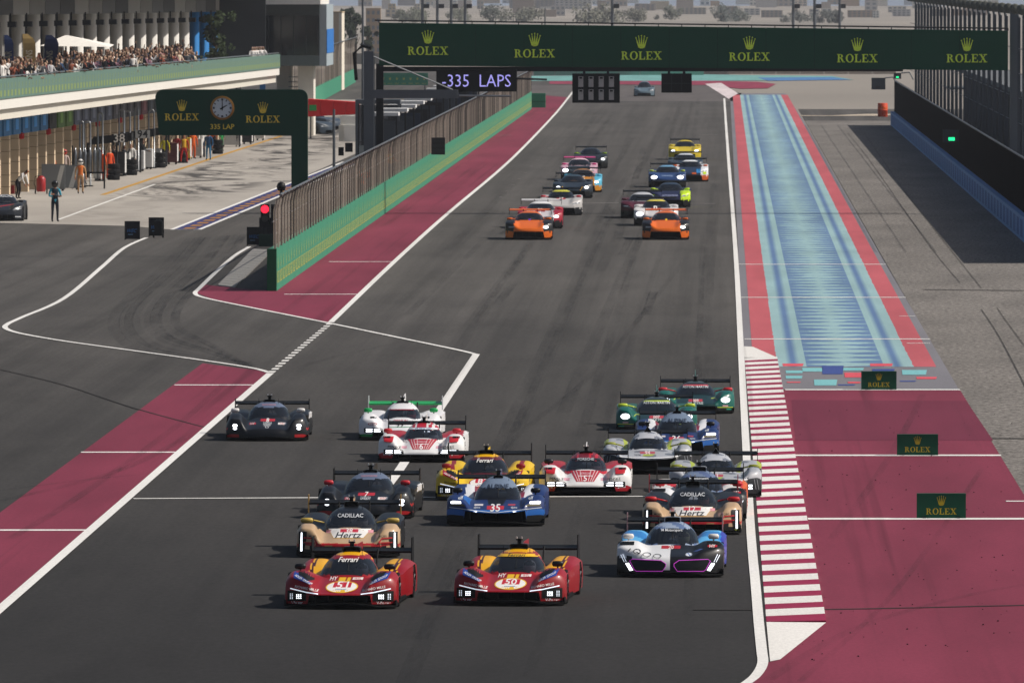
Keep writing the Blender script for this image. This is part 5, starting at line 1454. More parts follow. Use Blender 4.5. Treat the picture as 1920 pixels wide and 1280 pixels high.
GTS = [
 ((991, 450), 'orange and black grand touring race car, left one of the front pair', ['#d9661a', '#121315'], gt_l(0, 1, 0), gt_marks('right', None, None, extra=[('p', [(-.42, .90), (.42, .90), (.2, .50), (-.2, .50)], ORANGE), ('o', .02, .93, .05, .04, '#6a2fb0')]), ['#d9661a'], '#d9661a', '#d9661a'),
 ((1248, 450), 'orange and black grand touring race car, right one of the front pair', ['#d9661a', '#121315'], gt_l(0, 1, 0), gt_marks('right', None, None, extra=[('p', [(-.42, .90), (.42, .90), (.2, .50), (-.2, .50)], ORANGE), ('o', .02, .93, .05, .04, '#f0c02a')]), ['#d9661a'], '#d9661a', '#d9661a'),
 ((1012, 429), 'white roofed crimson race car tucked behind the left orange car', ['#c9c2c4', '#9c1a30'], gt_l(0, 1), gt_marks('right', '#d8d8d8', '#9c1a30', ''.join(['T'])), ['#d5d4d4'], '#d5d4d4', '#c02a3a'),
 ((1051, 404), 'silver and black race car with a yellow screen banner, left column', ['#b9b6b4', '#b9b6b4', '#14161a'], gt_l(0, 1, 2), gt_marks('', '#c9c43a', '#b8242f', 'AF'), ['#2a2c30'], None, '#c02a3a'),
 ((1073, 372), 'dark navy race car with two round headlights blazing, left column', ['#27313b', '#27313b', '#b98a2a'], gt_l(0, 1), gt_marks('round', '#30424e', None, extra=[('line*', [(.40, .40), (.52, .62)], .05, '#b98a2a')]), ['#1c242c'], None, '#27313b'),
 ((1092, 361), 'orange and pale blue race car with one headlight blazing, left column', ['#c98524', '#56aecb', '#20262c'], gt_l(0, 1, 0), gt_marks('right', '#2a2a26', '#c98524', 'IC'), ['#c98a4c'], None, '#56aecb'),
 ((1085, 338), 'pink winged race car with a pale pink roof, left column', ['#2b3236', '#c9a0b0', '#22262a'], gt_l(0, 1), gt_marks('left', None, None), ['#d9b6c0'], '#c93a7c', '#c93a7c'),
 ((1107, 316), 'black race car with a wide dark wing, rearmost of the left column', ['#20262a', '#20262a', '#8fae2a'], gt_l(0, 1), gt_marks('right', None, None), ['#262c30'], None, '#8fae2a'),
 ((1230, 424), 'white race car with a yellow screen banner and left lamp glaring, behind orange car', ['#c9c4c4', '#d5d4d4', '#7c1426'], gt_l(0, 1), gt_marks('left', '#cfc24a', '#9c1a30', 'R'), ['#39404a'], None, '#c9c4c4'),
 ((1204, 410), 'maroon race car with a pale grey roof, leftmost of the right column', ['#4a1626', '#4a1626'], gt_l(0, 1), gt_marks('', '#b9bcc0', None, extra=[('o*', .72, .6, .07, .03, '#e0e0e0')]), ['#b0b3b8'], None, '#4a1626'),
 ((1256, 389), 'navy race car splashed with fluorescent yellow on its left flank', ['#1d2140', '#1d2140', '#c2e21c'], gt_l(0, 1, None, (.52, 2)), gt_marks('', '#2a3a4c', None, extra=[('t', 'GOODYEAR', 0, .60, .8, '#9aa0c0'), ('o*', .8, .62, .07, .03, '#c2e21c')]), ['#1c242c'], None, '#c2e21c'),
 ((1251, 352), 'dark blue race car with two wide headlights blazing, right column', ['#26406e', '#26406e', '#c2e21c'], gt_l(0, 1), gt_marks('glare', '#6fa0c0', None, extra=[('t', 'WINWARD', 0, .66, .6, '#9ab0d0')]), ['#22344a'], None, '#b8c93a'),
 ((1294, 341), 'multicoloured white, blue and orange race car, right column', ['#20304a', '#dfe3e6', '#c2561c'], gt_l(0, 1, 2, (.60, 1)), gt_marks('', '#d9dde0', None, extra=[('r', .35, .58, .5, .74, '#3a8fd0'), ('r', .1, .34, .42, .52, '#c2561c'), ('o', .8, .5, .1, .08, '#c2e21c')]), ['#28323e'], None, '#c2561c'),
 ((1285, 327), 'charcoal race car with a white screen banner, in front of the yellow car', ['#26303c', '#39444f'], gt_l(0, 1), gt_marks('', '#cfd3d8', None), ['#1d2530'], None, '#39444f'),
 ((1284, 300), 'yellow race car with a black wing, last on the right', ['#c9b12a', '#c9b12a', '#1a1a18'], gt_l(0, 1, 0), gt_marks('round', None, None), ['#c9b12a'], None, '#c9b12a'),
]
for (uv, lab, cols, lv, mk, rf_, wg, mir) in GTS:
    loc, rz = put(uv[0], uv[1], random.uniform(-.3, .3))
    car('race_car', lab, 'race car', loc, rz, cols, lv, mk, GTG, P=GT, roof=(rf_, lambda x, y, z, a: 0), wingm=wg, mirrors=(mir, .88))
# road cars: course car far up the straight, display car and two parked cars in the pits
ROAD = dict(wing=(.70, .72, .74, .66), W=.95, it=.30, scoop=None)
def road_car(label, uv, yaw_, col, lights, extra=(), over=None, group=None, z=0):
    loc, rz = put(uv[0], uv[1], yaw_)
    P2 = dict(ROAD); P2.update(over or {})
    c = car('car', label, 'car', loc, rz, [col], lambda x, y, z, a: 0, gt_marks(lights, extra=extra), group, P=GT, over=P2, roof=([col], lambda x, y, z, a: 0), wingm=col, endc=col, mirrors=(col, .90))
    return c
road_car('silver course car alone far up the straight under the gantry', (1208, 181), 0, '#5b6d78', '', over=dict(cz=([1.35, 1.7, 2.1, 2.5, 3.0, 3.6, 4.4], [.80, 1.05, 1.3, 1.42, 1.42, 1.3, .84]), zg=(.85, 1.33)))
road_car('black display car with a red nose stripe at the left edge of the pit lane', (2, 415), 0, '#1b1f27', '', [('p', [(-.5, .62), (.6, .82), (.6, .86), (-.5, .68)], '#a3202c'), ('o*', .74, .60, .09, .06, '#dfe6ea'), ('t', 'PORSCHE', 0, 1.26, .8, '#c9ccd0'), ('r*', .6, .9, .2, .24, '#c9ccd0')])
SUV = dict(cz=([1.35, 1.7, 2.1, 2.5, 3.0, 3.6, 4.5], [.86, 1.1, 1.38, 1.55, 1.55, 1.48, .95]), zg=(.95, 1.42), wheels=(.95, 3.75), base=([0, .4, 1.3, 2.0, 3.4, 4.65], [.6, .8, .92, .95, .95, .9]))
PC = 'dark cars parked across the pit lane'
road_car('dark blue grey parked car with its nose to the right, nearest the clock sign', (622, 252), -62, '#333d48', '', over=SUV, group=PC)
road_car('dark slate parked car behind the other parked car, by the red barrier', (636, 244), -58, '#3a4450', '', over=SUV, group=PC)

# ------------------------------------------------------------------ pit building
pb = empty('pit_building', (-34.5, 547, 0))
pb.rotation_euler = (-.0021, 0, -math.atan(.012))
tag(pb, 'long white pit building with garages below and a spectator balcony above', 'building')
M_FASCIA = plain('#d9d6cf', .7, 0, .05, .5)
M_CREAM = plain('#c9b59a', .85, 0, .08, .8)
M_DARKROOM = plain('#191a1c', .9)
M_COLUMN = plain('#cfccc6', .7, 0, .05, .6)
LBL = 262.0
MB().box(-.35, 0, -60, LBL, 4.95, 5.42).build('fascia', M_FASCIA, pb)
MB().box(-.6, -.25, -60, LBL, 4.42, 4.93).build('fascia', plain('#cfcabf', .7, 0, .05, .5), pb)
MB().box(-11, -.36, -60, LBL, 5.0, 5.3).build('floor_slab', plain('#8d8a85', .9), pb)
MB().box(-11, -.6, -60, LBL, 4.4, 4.9).build('soffit', plain('#7a766f', .9), pb)
# balcony parapet of separate banner panels, with a row of yellow marks
npn = 46; spn = (LBL + 60) / npn
pme = MB().box(-.02, .05, .02, spn - .02, 5.44, 6.42).mesh('balcony_panel', plain('#5f7a70', .6, 0, .1, .5))
mb = MB()
for k in range(3): mb.box(.052, .056, .5 + k * spn / 3, .5 + k * spn / 3 + 1.1, 5.56, 5.86); mb.box(.052, .056, .95 + k * spn / 3, 1.2 + k * spn / 3, 5.95, 6.2)
yme = mb.mesh('printed_mark', plain('#7f9058', .6))
for k in range(npn):
    q = link('balcony_panel', pme, pb, (0, -60 + k * spn, 0)); link('printed_mark', yme, q)['kind'] = 'stuff'
MB().tube([(-.05, -60, 6.5), (-.05, LBL, 6.5)], .04, 5).build('handrail', M_STEEL, pb)
# garages
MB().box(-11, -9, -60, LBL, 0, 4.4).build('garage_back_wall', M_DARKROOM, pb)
pil = MB().box(-4.2, -2.7, 0, .95, 0, 4.38)
for k in range(1, 7): pil.box(-4.22, -2.68, -.012, .96, k * .6 - .012, k * .6 + .012)
pil_me = MB().box(-4.2, -2.7, 0, .95, 0, 4.38).mesh('pillar', M_CREAM)
jm = MB()
for k in range(1, 7): jm.box(-4.215, -2.685, -.012, .962, k * .6 - .015, k * .6 + .015)
jme = jm.mesh('joint', plain('#8d7c66', .9))
HEAD = ['#2f6fa8'] * 5 + ['#1a1b1d'] + ['#55763a'] * 2 + ['#5d6478'] * 5 + ['#4a4a52'] * 4 + ['#6a4048', '#3d4450', '#4a5058', '#3a3d44', '#5a4a52', '#44505a', '#3d4450', '#555a60', '#3a3d44', '#44484e', '#5a5d60', '#3d4450', '#444', '#4a4a52', '#3a3d44', '#44505a', '#3d4450', '#4a4a52', '#555a60', '#3a3d44', '#44484e', '#3d4450', '#4a5058', '#3a3d44', '#3d4450', '#444a50']
for k in range(42):
    s0 = -18 + k * 6.6
    q = link('pillar', pil_me, pb, (0, s0, 0)); link('joint', jme, q)
    hx = HEAD[max(0, k - 8) % len(HEAD)]; hx = hx if len(hx) == 7 else '#444444'
    hd = MB().box(-2.72, -2.55, s0 + 1.1, s0 + 6.3, 3.25, 4.3).build('garage_header', plain(hx, .6, 0, .1), pb)
    MB().box(-2.55, -2.53, s0 + 2.6, s0 + 4.6, 3.5, 4.05).build('header_emblem', plain('#%02x%02x%02x' % tuple(min(255, int(int(hx[i:i + 2], 16) * 1.35) + 12) for i in (1, 3, 5)), .6), hd)
    if k % 3 == 1: MB().lathe([(.05, 0), (.16, .05), (.16, .3), (.05, .36)], (-2.6, s0 + .5, 2.95), 'z', 10).build('alarm_light', plain('#a81e1e', .5), pb)
# upper gallery
for k in range(22):
    s0 = 45 + k * 11.6
    if s0 > LBL - 6: break
    m = M_COLUMN if s0 < LBL - 34 else plain('#1f6fae', .6)
    MB().lathe([(.36, 5.3), (.36, 9.4)], (-4.2, s0, 0), 'z', 18).build('column', m, pb, True)
    lm = MB().box(-3.75, -3.3, s0 - 2.2, s0 - 1.5, 8.75, 9.05); lm.tube([(-3.6, s0 - 1.9, 9.0), (-3.6, s0 - 1.9, 9.5)], .05, 4); lm.build('spotlight', M_DARKSTEEL, pb)
MB().box(-12, -11.6, -60, LBL, 5.3, 11).build('gallery_back_wall', plain('#26282a', .9, 0, .2, .2), pb)
MB().box(-12, -1.2, -60, LBL, 10.6, 11.2).build('roof', plain('#d5d2cb', .8), pb)
for k in range(24):
    hx = ['#8d8b88', '#6f7072', '#4f5052', '#a5a3a0'][k % 4]
    MB().box(-4.3, -4.15, -20 + k * 12 + .1, -20 + k * 12 + 11.8, 9.4, 10.58).build('valance_panel', plain(hx, .7, 0, .1, .4), pb)
MB().box(-12, -.9, LBL - 1.5, LBL - 1.0, 5.31, 10.6).build('end_wall', plain('#23282b', .4, 0, .2, .3), pb)
# control tower at the far end
tw = empty('control_tower', (UX(533, 815), 815, 0)); tag(tw, 'dark glazed control tower box at the far end of the pit building', 'tower')
X0, X1 = UX(466, 815) - UX(533, 815), UX(599, 815) - UX(533, 815)
zb, zt = VZ(124, 815), VZ(9, 815)
MB().box(X0, X1, 0, 14, zb, zb + .75).build('base_band', plain('#5d6a6a', .5), tw)
MB().box(X0, X1, 0, 14, zt - .75, zt).build('top_band', plain('#41494b', .5), tw)
MB().box(X0, X0 + .5, 0, 14, zb + .75, zt - .75).build('side_panel', plain('#5c6468', .5), tw)
MB().box(X0 + .55, X1 - .06, .15, 13.8, zb + .76, zt - .76).build('glazing', plain('#0b1418', .06, 0, .3, .6), tw)
for k in range(6):
    xx = X0 + .5 + (X1 - X0 - .6) * k / 5; MB().box(xx, xx + .06, .05, .16, zb + .75, zt - .75).build('mullion', plain('#1a2226', .4), tw)
MB().box(X1, X1 + .5, 0, 14, zb + .0, zt).build('end_wall', plain('#9aa6ac', .6), tw)
MB().box(X1 + .5, X1 + .54, 0, 14, zb + .9, zb + 2.6).build('blue_panel', plain('#2a6fb8', .6), tw)
MB().box(X0 - 3, X1 + .2, -4, 14, zt + .02, zt + .45).build('roof', plain('#d9d6cf', .7), tw)
MB().box(X1 - 1.6, X1 - .5, 2, 6, 0, zb).build('support_wall', plain('#d5d0c6', .8), tw)
MB().box(X1 - 3.2, X1 - 2.2, 4, 8, 0, zb).build('support_wall', plain('#cfc9bd', .8), tw)
st = MB()
for k in range(12): st.box(X1 - 2.3, X1 - 1.3, -.2 + k * .25, .05 + k * .25, .3 + k * .35, .36 + k * .35)
st.build('stair', M_GREYSTEEL, tw)
MB().box(X0 - 1.2, X0 + 3.9, .2, 3, 0, 2.6).build('ground_room', plain('#d2cdc3', .8), tw)
MB().box(-2.0, -1.65, -.2, -.05, zb - .1, zb + 1.2).build('loudspeaker', M_BLACK, tw)
MB().box(-1.75, -1.35, -.05, .1, zb - 2.4, zb - .1).build('blue_sign', plain('#1f5f9c', .6), tw)
# tall cream block beyond the tower
o = empty('service_block', (UX(622, 1150), 1150, 0)); tag(o, 'cream slab building just right of the control tower', 'building')
MB().box(-.7, .7, 0, 8, 0, VZ(24, 1150)).build('wall', plain('#c5b094', .8), o); MB().box(.7, 1.0, 0, 8, 0, VZ(24, 1150)).build('side_wall', plain('#ddd5c6', .8), o); MB().box(-.75, 1.05, -.05, 8.05, VZ(24, 1150), VZ(22, 1150)).build('roof', plain('#b5a488', .8), o)

# feather flags, parasol and plants on the balcony
def flag(u, v0, v1, w, hx, txt, lab, lean=0):
    y = 560 + u * .35; x = -35.2 + .012 * (y - 547); s = y / FPX
    o = empty('feather_flag', (UX(u, y), y, 5.3)); tag(o, lab, 'flag', 'flags on the balcony')
    h1, h0 = VZ(v0, y) - 5.3, VZ(v1, y) - 5.3
    wd = w * s
    mb = MB(); n = 10; pts = []
    for k in range(n + 1):
        t = k / n; ww = wd * (1 if t < .75 else math.sqrt(max(0, 1 - ((t - .75) / .27) ** 2)))
        pts.append((-wd / 2 + lean * t, .06 * math.sin(t * 5), h0 + (h1 - h0) * t, ww))
    for k in range(n):
        a, b_ = pts[k], pts[k + 1]
        mb.add([(a[0], a[1], a[2]), (a[0] + a[3], a[1] + .08, a[2]), (b_[0] + b_[3], b_[1] + .08, b_[2]), (b_[0], b_[1], b_[2])], [(0, 1, 2, 3)])
    mb.build('cloth', plain(hx, .8, 0, .15), o, True)
    MB().tube([(-wd / 2 - .03, 0, 0), (-wd / 2 - .03 + lean, 0, h1)], .025, 5).build('pole', M_STEEL, o)
    vv, ff = text2d(txt); mb = MB(); L_ = (h1 - h0) * .5
    mb.add([(-b_ * L_ * 1.6 + lean * .4, -.08, h0 + (h1 - h0) * .4 + a * L_) for a, b_ in vv], ff); mb.build('lettering', plain('#8f8a78' if hx != '#a98f5c' else '#efe6d0', .7), o)
flag(16, 66, 150, 17, '#1d2c52', 'QATAR', 'navy feather flag, leftmost of three on the balcony')
flag(54, 64, 150, 24, '#a98f5c', 'LE MANS', 'gold feather flag between two navy flags on the balcony')
flag(88, 66, 150, 26, '#141f40', 'LE MANS', 'navy feather flag leaning beside the white parasol on the balcony', .3)
o = empty('parasol', (UX(130, 606), 606, 5.3)); tag(o, 'open white square parasol above the balcony crowd', 'parasol')
zt_ = VZ(66, 606) - 5.3; ze_ = VZ(88, 606) - 5.3
wv = 70 / FPX * 606
mb = MB(); mb.add([(-.2, 0, zt_), (-wv * .75, -1.6, ze_ + .05), (wv * 1.15, -1.6, ze_), (wv * 1.15, 1.6, ze_ + .1), (-wv * .75, 1.6, ze_ + .1)], [(0, 1, 2), (0, 2, 3), (0, 3, 4), (0, 4, 1)]); mb.build('canopy', plain('#e6e2da', .8), o)
MB().tube([(-.2, 0, 0), (-.2, 0, zt_)], .05, 6).build('pole', M_DARKSTEEL, o)
MB().box(-.5, .1, -.3, .3, 0, .12).build('base', M_DARKSTEEL, o)

# ------------------------------------------------------------------ foliage
def leaf_mat(hexc):
    return plain(hexc, .9, 0, .45, .7)
def tree(label, x, y, z0, hgt_, wid_, hexc, n=500, cat='tree', name='tree', group=None, leaf=.28, trunk=.3):
    rg = random.Random(int(abs(x * 13 + y * 7)) % 9999)
    o = empty(name, (x, y, z0)); tag(o, label, cat, group)
    mb = MB(); tw_ = max(.05, hgt_ * .03)
    mb.tube([(0, 0, 0), (hgt_ * .02, 0, hgt_ * .3), (0, hgt_ * .02, hgt_ * .7)], [tw_, tw_ * .7, tw_ * .3], 6)
    for k in range(5):
        a = k * 1.3 + rg.random(); mb.tube([(0, 0, hgt_ * (.25 + .08 * k)), (math.cos(a) * wid_ * .3, math.sin(a) * wid_ * .3, hgt_ * (.45 + .09 * k))], [tw_ * .45, tw_ * .15], 4)
    mb.build('trunk', plain('#4a3c2e', .9), o)
    cl = [(rg.gauss(0, wid_ * .26), rg.gauss(0, wid_ * .26), hgt_ * rg.uniform(trunk, .9), wid_ * rg.uniform(.14, .26)) for _ in range(14)]
    mb = MB()
    for k in range(n):
        c = rg.choice(cl); d = Vector((rg.gauss(0, 1), rg.gauss(0, 1), rg.gauss(0, 1))).normalized() * c[3] * rg.random() ** .4
        p = Vector(c[:3]) + d; a = Vector((rg.gauss(0, 1), rg.gauss(0, 1), rg.gauss(0, 1))).normalized(); b_ = a.orthogonal().normalized(); s = leaf * rg.uniform(.6, 1.4)
        if p.z < .1: continue
        mb.add([p - a * s, p + b_ * s * .6, p + a * s, p - b_ * s * .6], [(0, 1, 2, 3)])
    mb.build('crown', leaf_mat(hexc), o)
    return o
tree('dark green potted tree between the far balcony columns', UX(402, 772), 772, 5.3, 4.2, 1.5, '#2f3a22', 700, leaf=.16)
tree('low dark shrub at the foot of the far balcony columns', UX(405, 760), 760, 5.3, 1.5, 1.9, '#2b3620', 300, leaf=.14, name='shrub', cat='shrub')

# ------------------------------------------------------------------ people
def skin_body(J, E, R, root=0):
    me = bpy.data.meshes.new('figure'); me.from_pydata(J, E, [])
    o = bpy.data.objects.new('figure', me); COL.objects.link(o)
    md = o.modifiers.new('skin', 'SKIN')
    for i, sv in enumerate(me.skin_vertices[0].data):
        sv.radius = (R[i], R[i]) if not isinstance(R[i], tuple) else R[i]; sv.use_root = (i == root)
    ss = o.modifiers.new('sub', 'SUBSURF'); ss.levels = ss.render_levels = 1
    bpy.context.view_layer.update()
    ev = o.evaluated_get(bpy.context.evaluated_depsgraph_get())
    m = bpy.data.meshes.new_from_object(ev)
    bpy.data.objects.remove(o)
    return m

def figure(pose):
    """one continuous body, 1.76 m tall, facing -Y; slots: 0 skin 1 top 2 trousers 3 shoes 4 hair or helmet 5 front of the top"""
    J, E, R, Z = [], [], [], []
    def j(p, r, zone, par=None):
        J.append(tuple(p)); R.append(r); Z.append(zone)
        if par is not None: E.append((par, len(J) - 1))
        return len(J) - 1
    bend = pose == 'bend'
    T = (lambda p: p) if not bend else (lambda p: p if p[2] < .95 else ((p[0], p[1] - (p[2] - .95) * .80, .95 + (p[2] - .95) * .62)))
    pel = j((0, 0, .95), (.155, .11), 2)
    waist = j(T((0, 0, 1.10)), (.145, .10), 1, pel); chest = j(T((0, 0, 1.30)), (.175, .115), 1, waist); upper = j(T((0, .01, 1.43)), (.13, .09), 1, chest)
    neck = j(T((0, .01, 1.51)), .055, 0, upper); jaw = j(T((0, -.015, 1.58)), (.062, .075), 0, neck); head = j(T((0, 0, 1.67)), (.078, .095), 0, jaw); crown = j(T((0, .01, 1.74)), (.06, .07), 4, head)
    j(T((0, -.105, 1.635)), .014, 0, jaw)
    wide = .17 if pose == 'wide' else .10
    for s in (-1, 1):
        hip = j((s * .09, 0, .88), .095, 2, pel); knee = j((s * (wide + .01), -.02 - (.06 if bend else 0), .49), .062, 2, hip); ank = j((s * (wide + .02), .02, .10), .045, 2, knee)
        j((s * (wide + .03), -.13, .045), .04, 3, ank)
        sh = j(T((s * .19, .01, 1.41)), .065, 1, upper)
        if pose == 'cross': el, ha = (s * .27, -.03, 1.13), (-s * .10, -.19, 1.17 + s * .03)
        elif pose == 'phone' : el, ha = (s * .25, -.20, 1.28), (s * .10, -.33, 1.56)
        elif pose == 'wave': el, ha = ((.33, -.03, 1.56), (.30, -.08, 1.83)) if s > 0 else ((-.25, -.12, 1.15), (-.18, -.32, 1.12))
        elif pose == 'rail': el, ha = (s * .26, -.12, 1.15), (s * .22, -.36, 1.10)
        elif bend: el, ha = (s * .22, -.42, .98), (s * .16, -.52, .76)
        else: el, ha = (s * .27, .01, 1.14), (s * .28, -.06, .89)
        e_ = j(T(el) if not bend else el, .045, 1, sh); w_ = j(T(ha) if not bend else ha, .030, 6, e_)
        d = (Vector(ha) - Vector(el)).normalized(); sd = d.cross(Vector((0, 1, .3))).normalized()
        base = Vector(T(ha) if not bend else ha)
        pm_ = j(base + d * .07, (.038, .022), 0, w_)
        for q, (k, ln) in enumerate(((-.027, .075), (-.009, .085), (.009, .08), (.026, .062))):
            f1 = j(base + d * (.075 + ln * .5) + sd * k * 1.2, .009, 0, pm_); j(base + d * (.075 + ln) + sd * k + Vector((0, -.015, -.01)), .008, 0, f1)
        t1 = j(base + d * .06 - sd * .05, .011, 0, w_); j(base + d * .10 - sd * .06 + Vector((0, -.02, 0)), .009, 0, t1)
    m = skin_body(J, E, R)
    Jn = np.array(J); seg = [(np.array(J[a]), np.array(J[b]), Z[b]) for a, b in E]
    hc = np.array(J[head])
    for p in m.polygons:
        c = np.array(p.center); best, zb_ = 9, 0
        for a, b, z in seg:
            t = max(0, min(1, np.dot(c - a, b - a) / np.dot(b - a, b - a))); dd = np.linalg.norm(c - a - t * (b - a))
            if dd < best: best, zb_ = dd, (z if t > .25 or z in (1, 2, 6) else z)
        if zb_ in (0, 4) and np.linalg.norm(c - hc) < .16:
            zb_ = 4 if (c[2] - hc[2] > .035 or (c[1] - hc[1] > .01 and c[2] > hc[2] - .09)) else 0
        if zb_ == 6: zb_ = 1
        if zb_ == 1 and c[1] < -.04 and abs(c[0]) < .15 and 1.0 < c[2] < 1.45: zb_ = 5
        p.material_index = zb_; p.use_smooth = True
    for _ in range(6): m.materials.append(M_BLACK)
    return m
FIG = {p: figure(p) for p in ('stand', 'cross', 'bend', 'wide', 'phone', 'rail', 'wave')}
def person(label, loc, pose, top, legs, hair, skin='#9c6b4f', front=None, shoes='#1a1a1c', rz=0, sc=1.0, group=None):
    o = link('person', FIG[pose], None, loc, (0, 0, rz))
    o.scale = (sc, sc, sc)
    for i, h in enumerate((skin, top, legs, shoes, hair, front or top)):
        o.material_slots[i].link = 'OBJECT'; o.material_slots[i].material = plain(h, .8 if i != 4 else .5, 0, .12)
    tag(o, label, 'person', group)
    return o
def helmet_on(o, hexc, z=1.655):
    mb = MB(); mb.lathe([(.06, -.14), (.125, -.10), (.15, .0), (.14, .08), (.09, .14), (.01, .16)], (0, .005, z), 'z', 14)
    for i, f in enumerate(mb.f):
        c = [sum(mb.v[k][q] for k in f) / len(f) for q in range(3)]
        mb.m[i] = 1 if (c[1] < -.05 and -.05 < c[2] - z < .055) else 0
    mb.build('helmet', [plain(hexc, .3, 0, .05), M_BLACK], o, True)
def gp(u, v): p = G(u, v); return (p.x, p.y, .008)
o = person('marshal in black and light blue suit and black helmet, arms crossed in the pit lane', gp(103, 417), 'cross', '#2a8fa8', '#141a24', '#141518', front='#1b2430', rz=.3, sc=1.06); helmet_on(o, '#141518')
o = person('person in tan overalls with orange vest and white helmet by the pit equipment', gp(151, 364), 'stand', '#b08a62', '#a88460', '#e0dcd6', front='#c9692c', rz=.2); helmet_on(o, '#dcd9d4')
person('person in white shirt and black trousers bending over behind the display car', gp(33, 374), 'bend', '#dad8d6', '#121316', '#1c1714', rz=1.1, sc=1.02)
person('person in orange and white overalls seen from behind beside the grey panel', gp(191, 340), 'stand', '#d9571c', '#d9571c', '#7a2a20', front='#d6d0cc', rz=2.6)
person('person in red overalls standing with legs apart before a yellow tool wall', gp(345, 307), 'wide', '#a81e1c', '#a81e1c', '#2a1c18', front='#c9a02a', rz=.2)
person('person in blue overalls standing in the pit lane edge', gp(391, 301), 'stand', '#1f4f78', '#2a6f9a', '#1c1a1a', front='#2a4f78', rz=-.3)
person('person in orange top behind the one in blue overalls', gp(400, 284), 'stand', '#d9642a', '#26282c', '#1c1a1a', rz=-.5)
o = person('person in red helmet behind the grey panel', gp(121, 342), 'stand', '#b9a6a0', '#26282c', '#a82a22'); helmet_on(o, '#b8281e')
o = person('person in orange helmet half hidden at the garage pillar', gp(95, 346), 'stand', '#c9541c', '#c9541c', '#b8481c'); helmet_on(o, '#d0521a')
yq = 628
person('marshal in dark suit and cap inside the glazed marshal post', (UX(727, yq), yq, .9), 'stand', '#1d2426', '#1d2426', '#0f1012', rz=.6, sc=1.1)
o = person('marshal in orange vest leaning on the pit wall by the marshal post', (UX(731, 600), 600, .55), 'rail', '#c2622a', '#26486a', '#a82a3c', front='#c9a02a', rz=.8); helmet_on(o, '#b8283c')
person('photographer in black crouching above the green pit wall', (-16.9, 530, .6), 'phone', '#131416', '#131416', '#0f0f10', rz=1.2)
person('photographer in orange vest beside the one in black at the pit wall', (-16.9, 537, .6), 'phone', '#c2481c', '#26282c', '#1c1814', rz=1.2)
# crowd on the balcony
TOPS = ['#121318', '#1a1a1e', '#22242c', '#0f1014', '#2a2226', '#1a1c22', '#d8d4d0', '#2c3242', '#6e2430', '#4a4c50', '#c9b9a4', '#26405f', '#b0aeb0', '#141416', '#8a4f3c', '#e2dfda', '#39332e', '#7a5a68', '#101216']
HAIR = ['#15110f', '#2a1c14', '#3c2a1c', '#0f0e0e', '#5a3f2a', '#1c1614', '#8a6a48']
SKIN = ['#8a6a58', '#a98672', '#6a4f40', '#b5967f', '#7c5f50']
rg = random.Random(11)
EB = Vector((.012, 1, -.0021))
nper = 0
for row in range(3):
    s0 = 12 + row * .7
    while s0 < 172:
        t = .35 + row * .62 + rg.uniform(-.12, .12)
        if row == 0 and s0 > 168: break
        p = Vector((-34.5, 547, 0)) + EB * s0 + Vector((-t, 0, 0))
        dens = 1.0 if s0 > 55 else .75
        if rg.random() < dens:
            person('spectator standing in the dense crowd at the green balcony parapet', (p.x, p.y, 5.3 - .0021 * s0 + row * .16 + rg.uniform(-.05, .1)), rg.choice(['phone', 'rail', 'rail', 'phone', 'stand', 'wave' if row else 'rail']),
                   rg.choice(TOPS), rg.choice(['#1c2030', '#26282c', '#3a3a3c', '#5a5040']), rg.choice(HAIR), rg.choice(SKIN), rz=1.0 + rg.uniform(-.7, .5), sc=rg.uniform(.94, 1.06), group='spectators crowding the balcony')
            nper += 1
        s0 += rg.uniform(1.1, 2.2) if row else rg.uniform(1.3, 2.6)
for k in range(6):
    y = 790 + k * 1.2
    person('person in white standing on the balcony before the dark control tower', (UX(473 + k * 4.0, y), y, 4.75), rg.choice(['phone', 'rail']), '#dcd9d6', '#d0ccc8', '#c9a9a0', rg.choice(SKIN), rz=.4, group='people in white by the control tower')
print('spectators', nper)

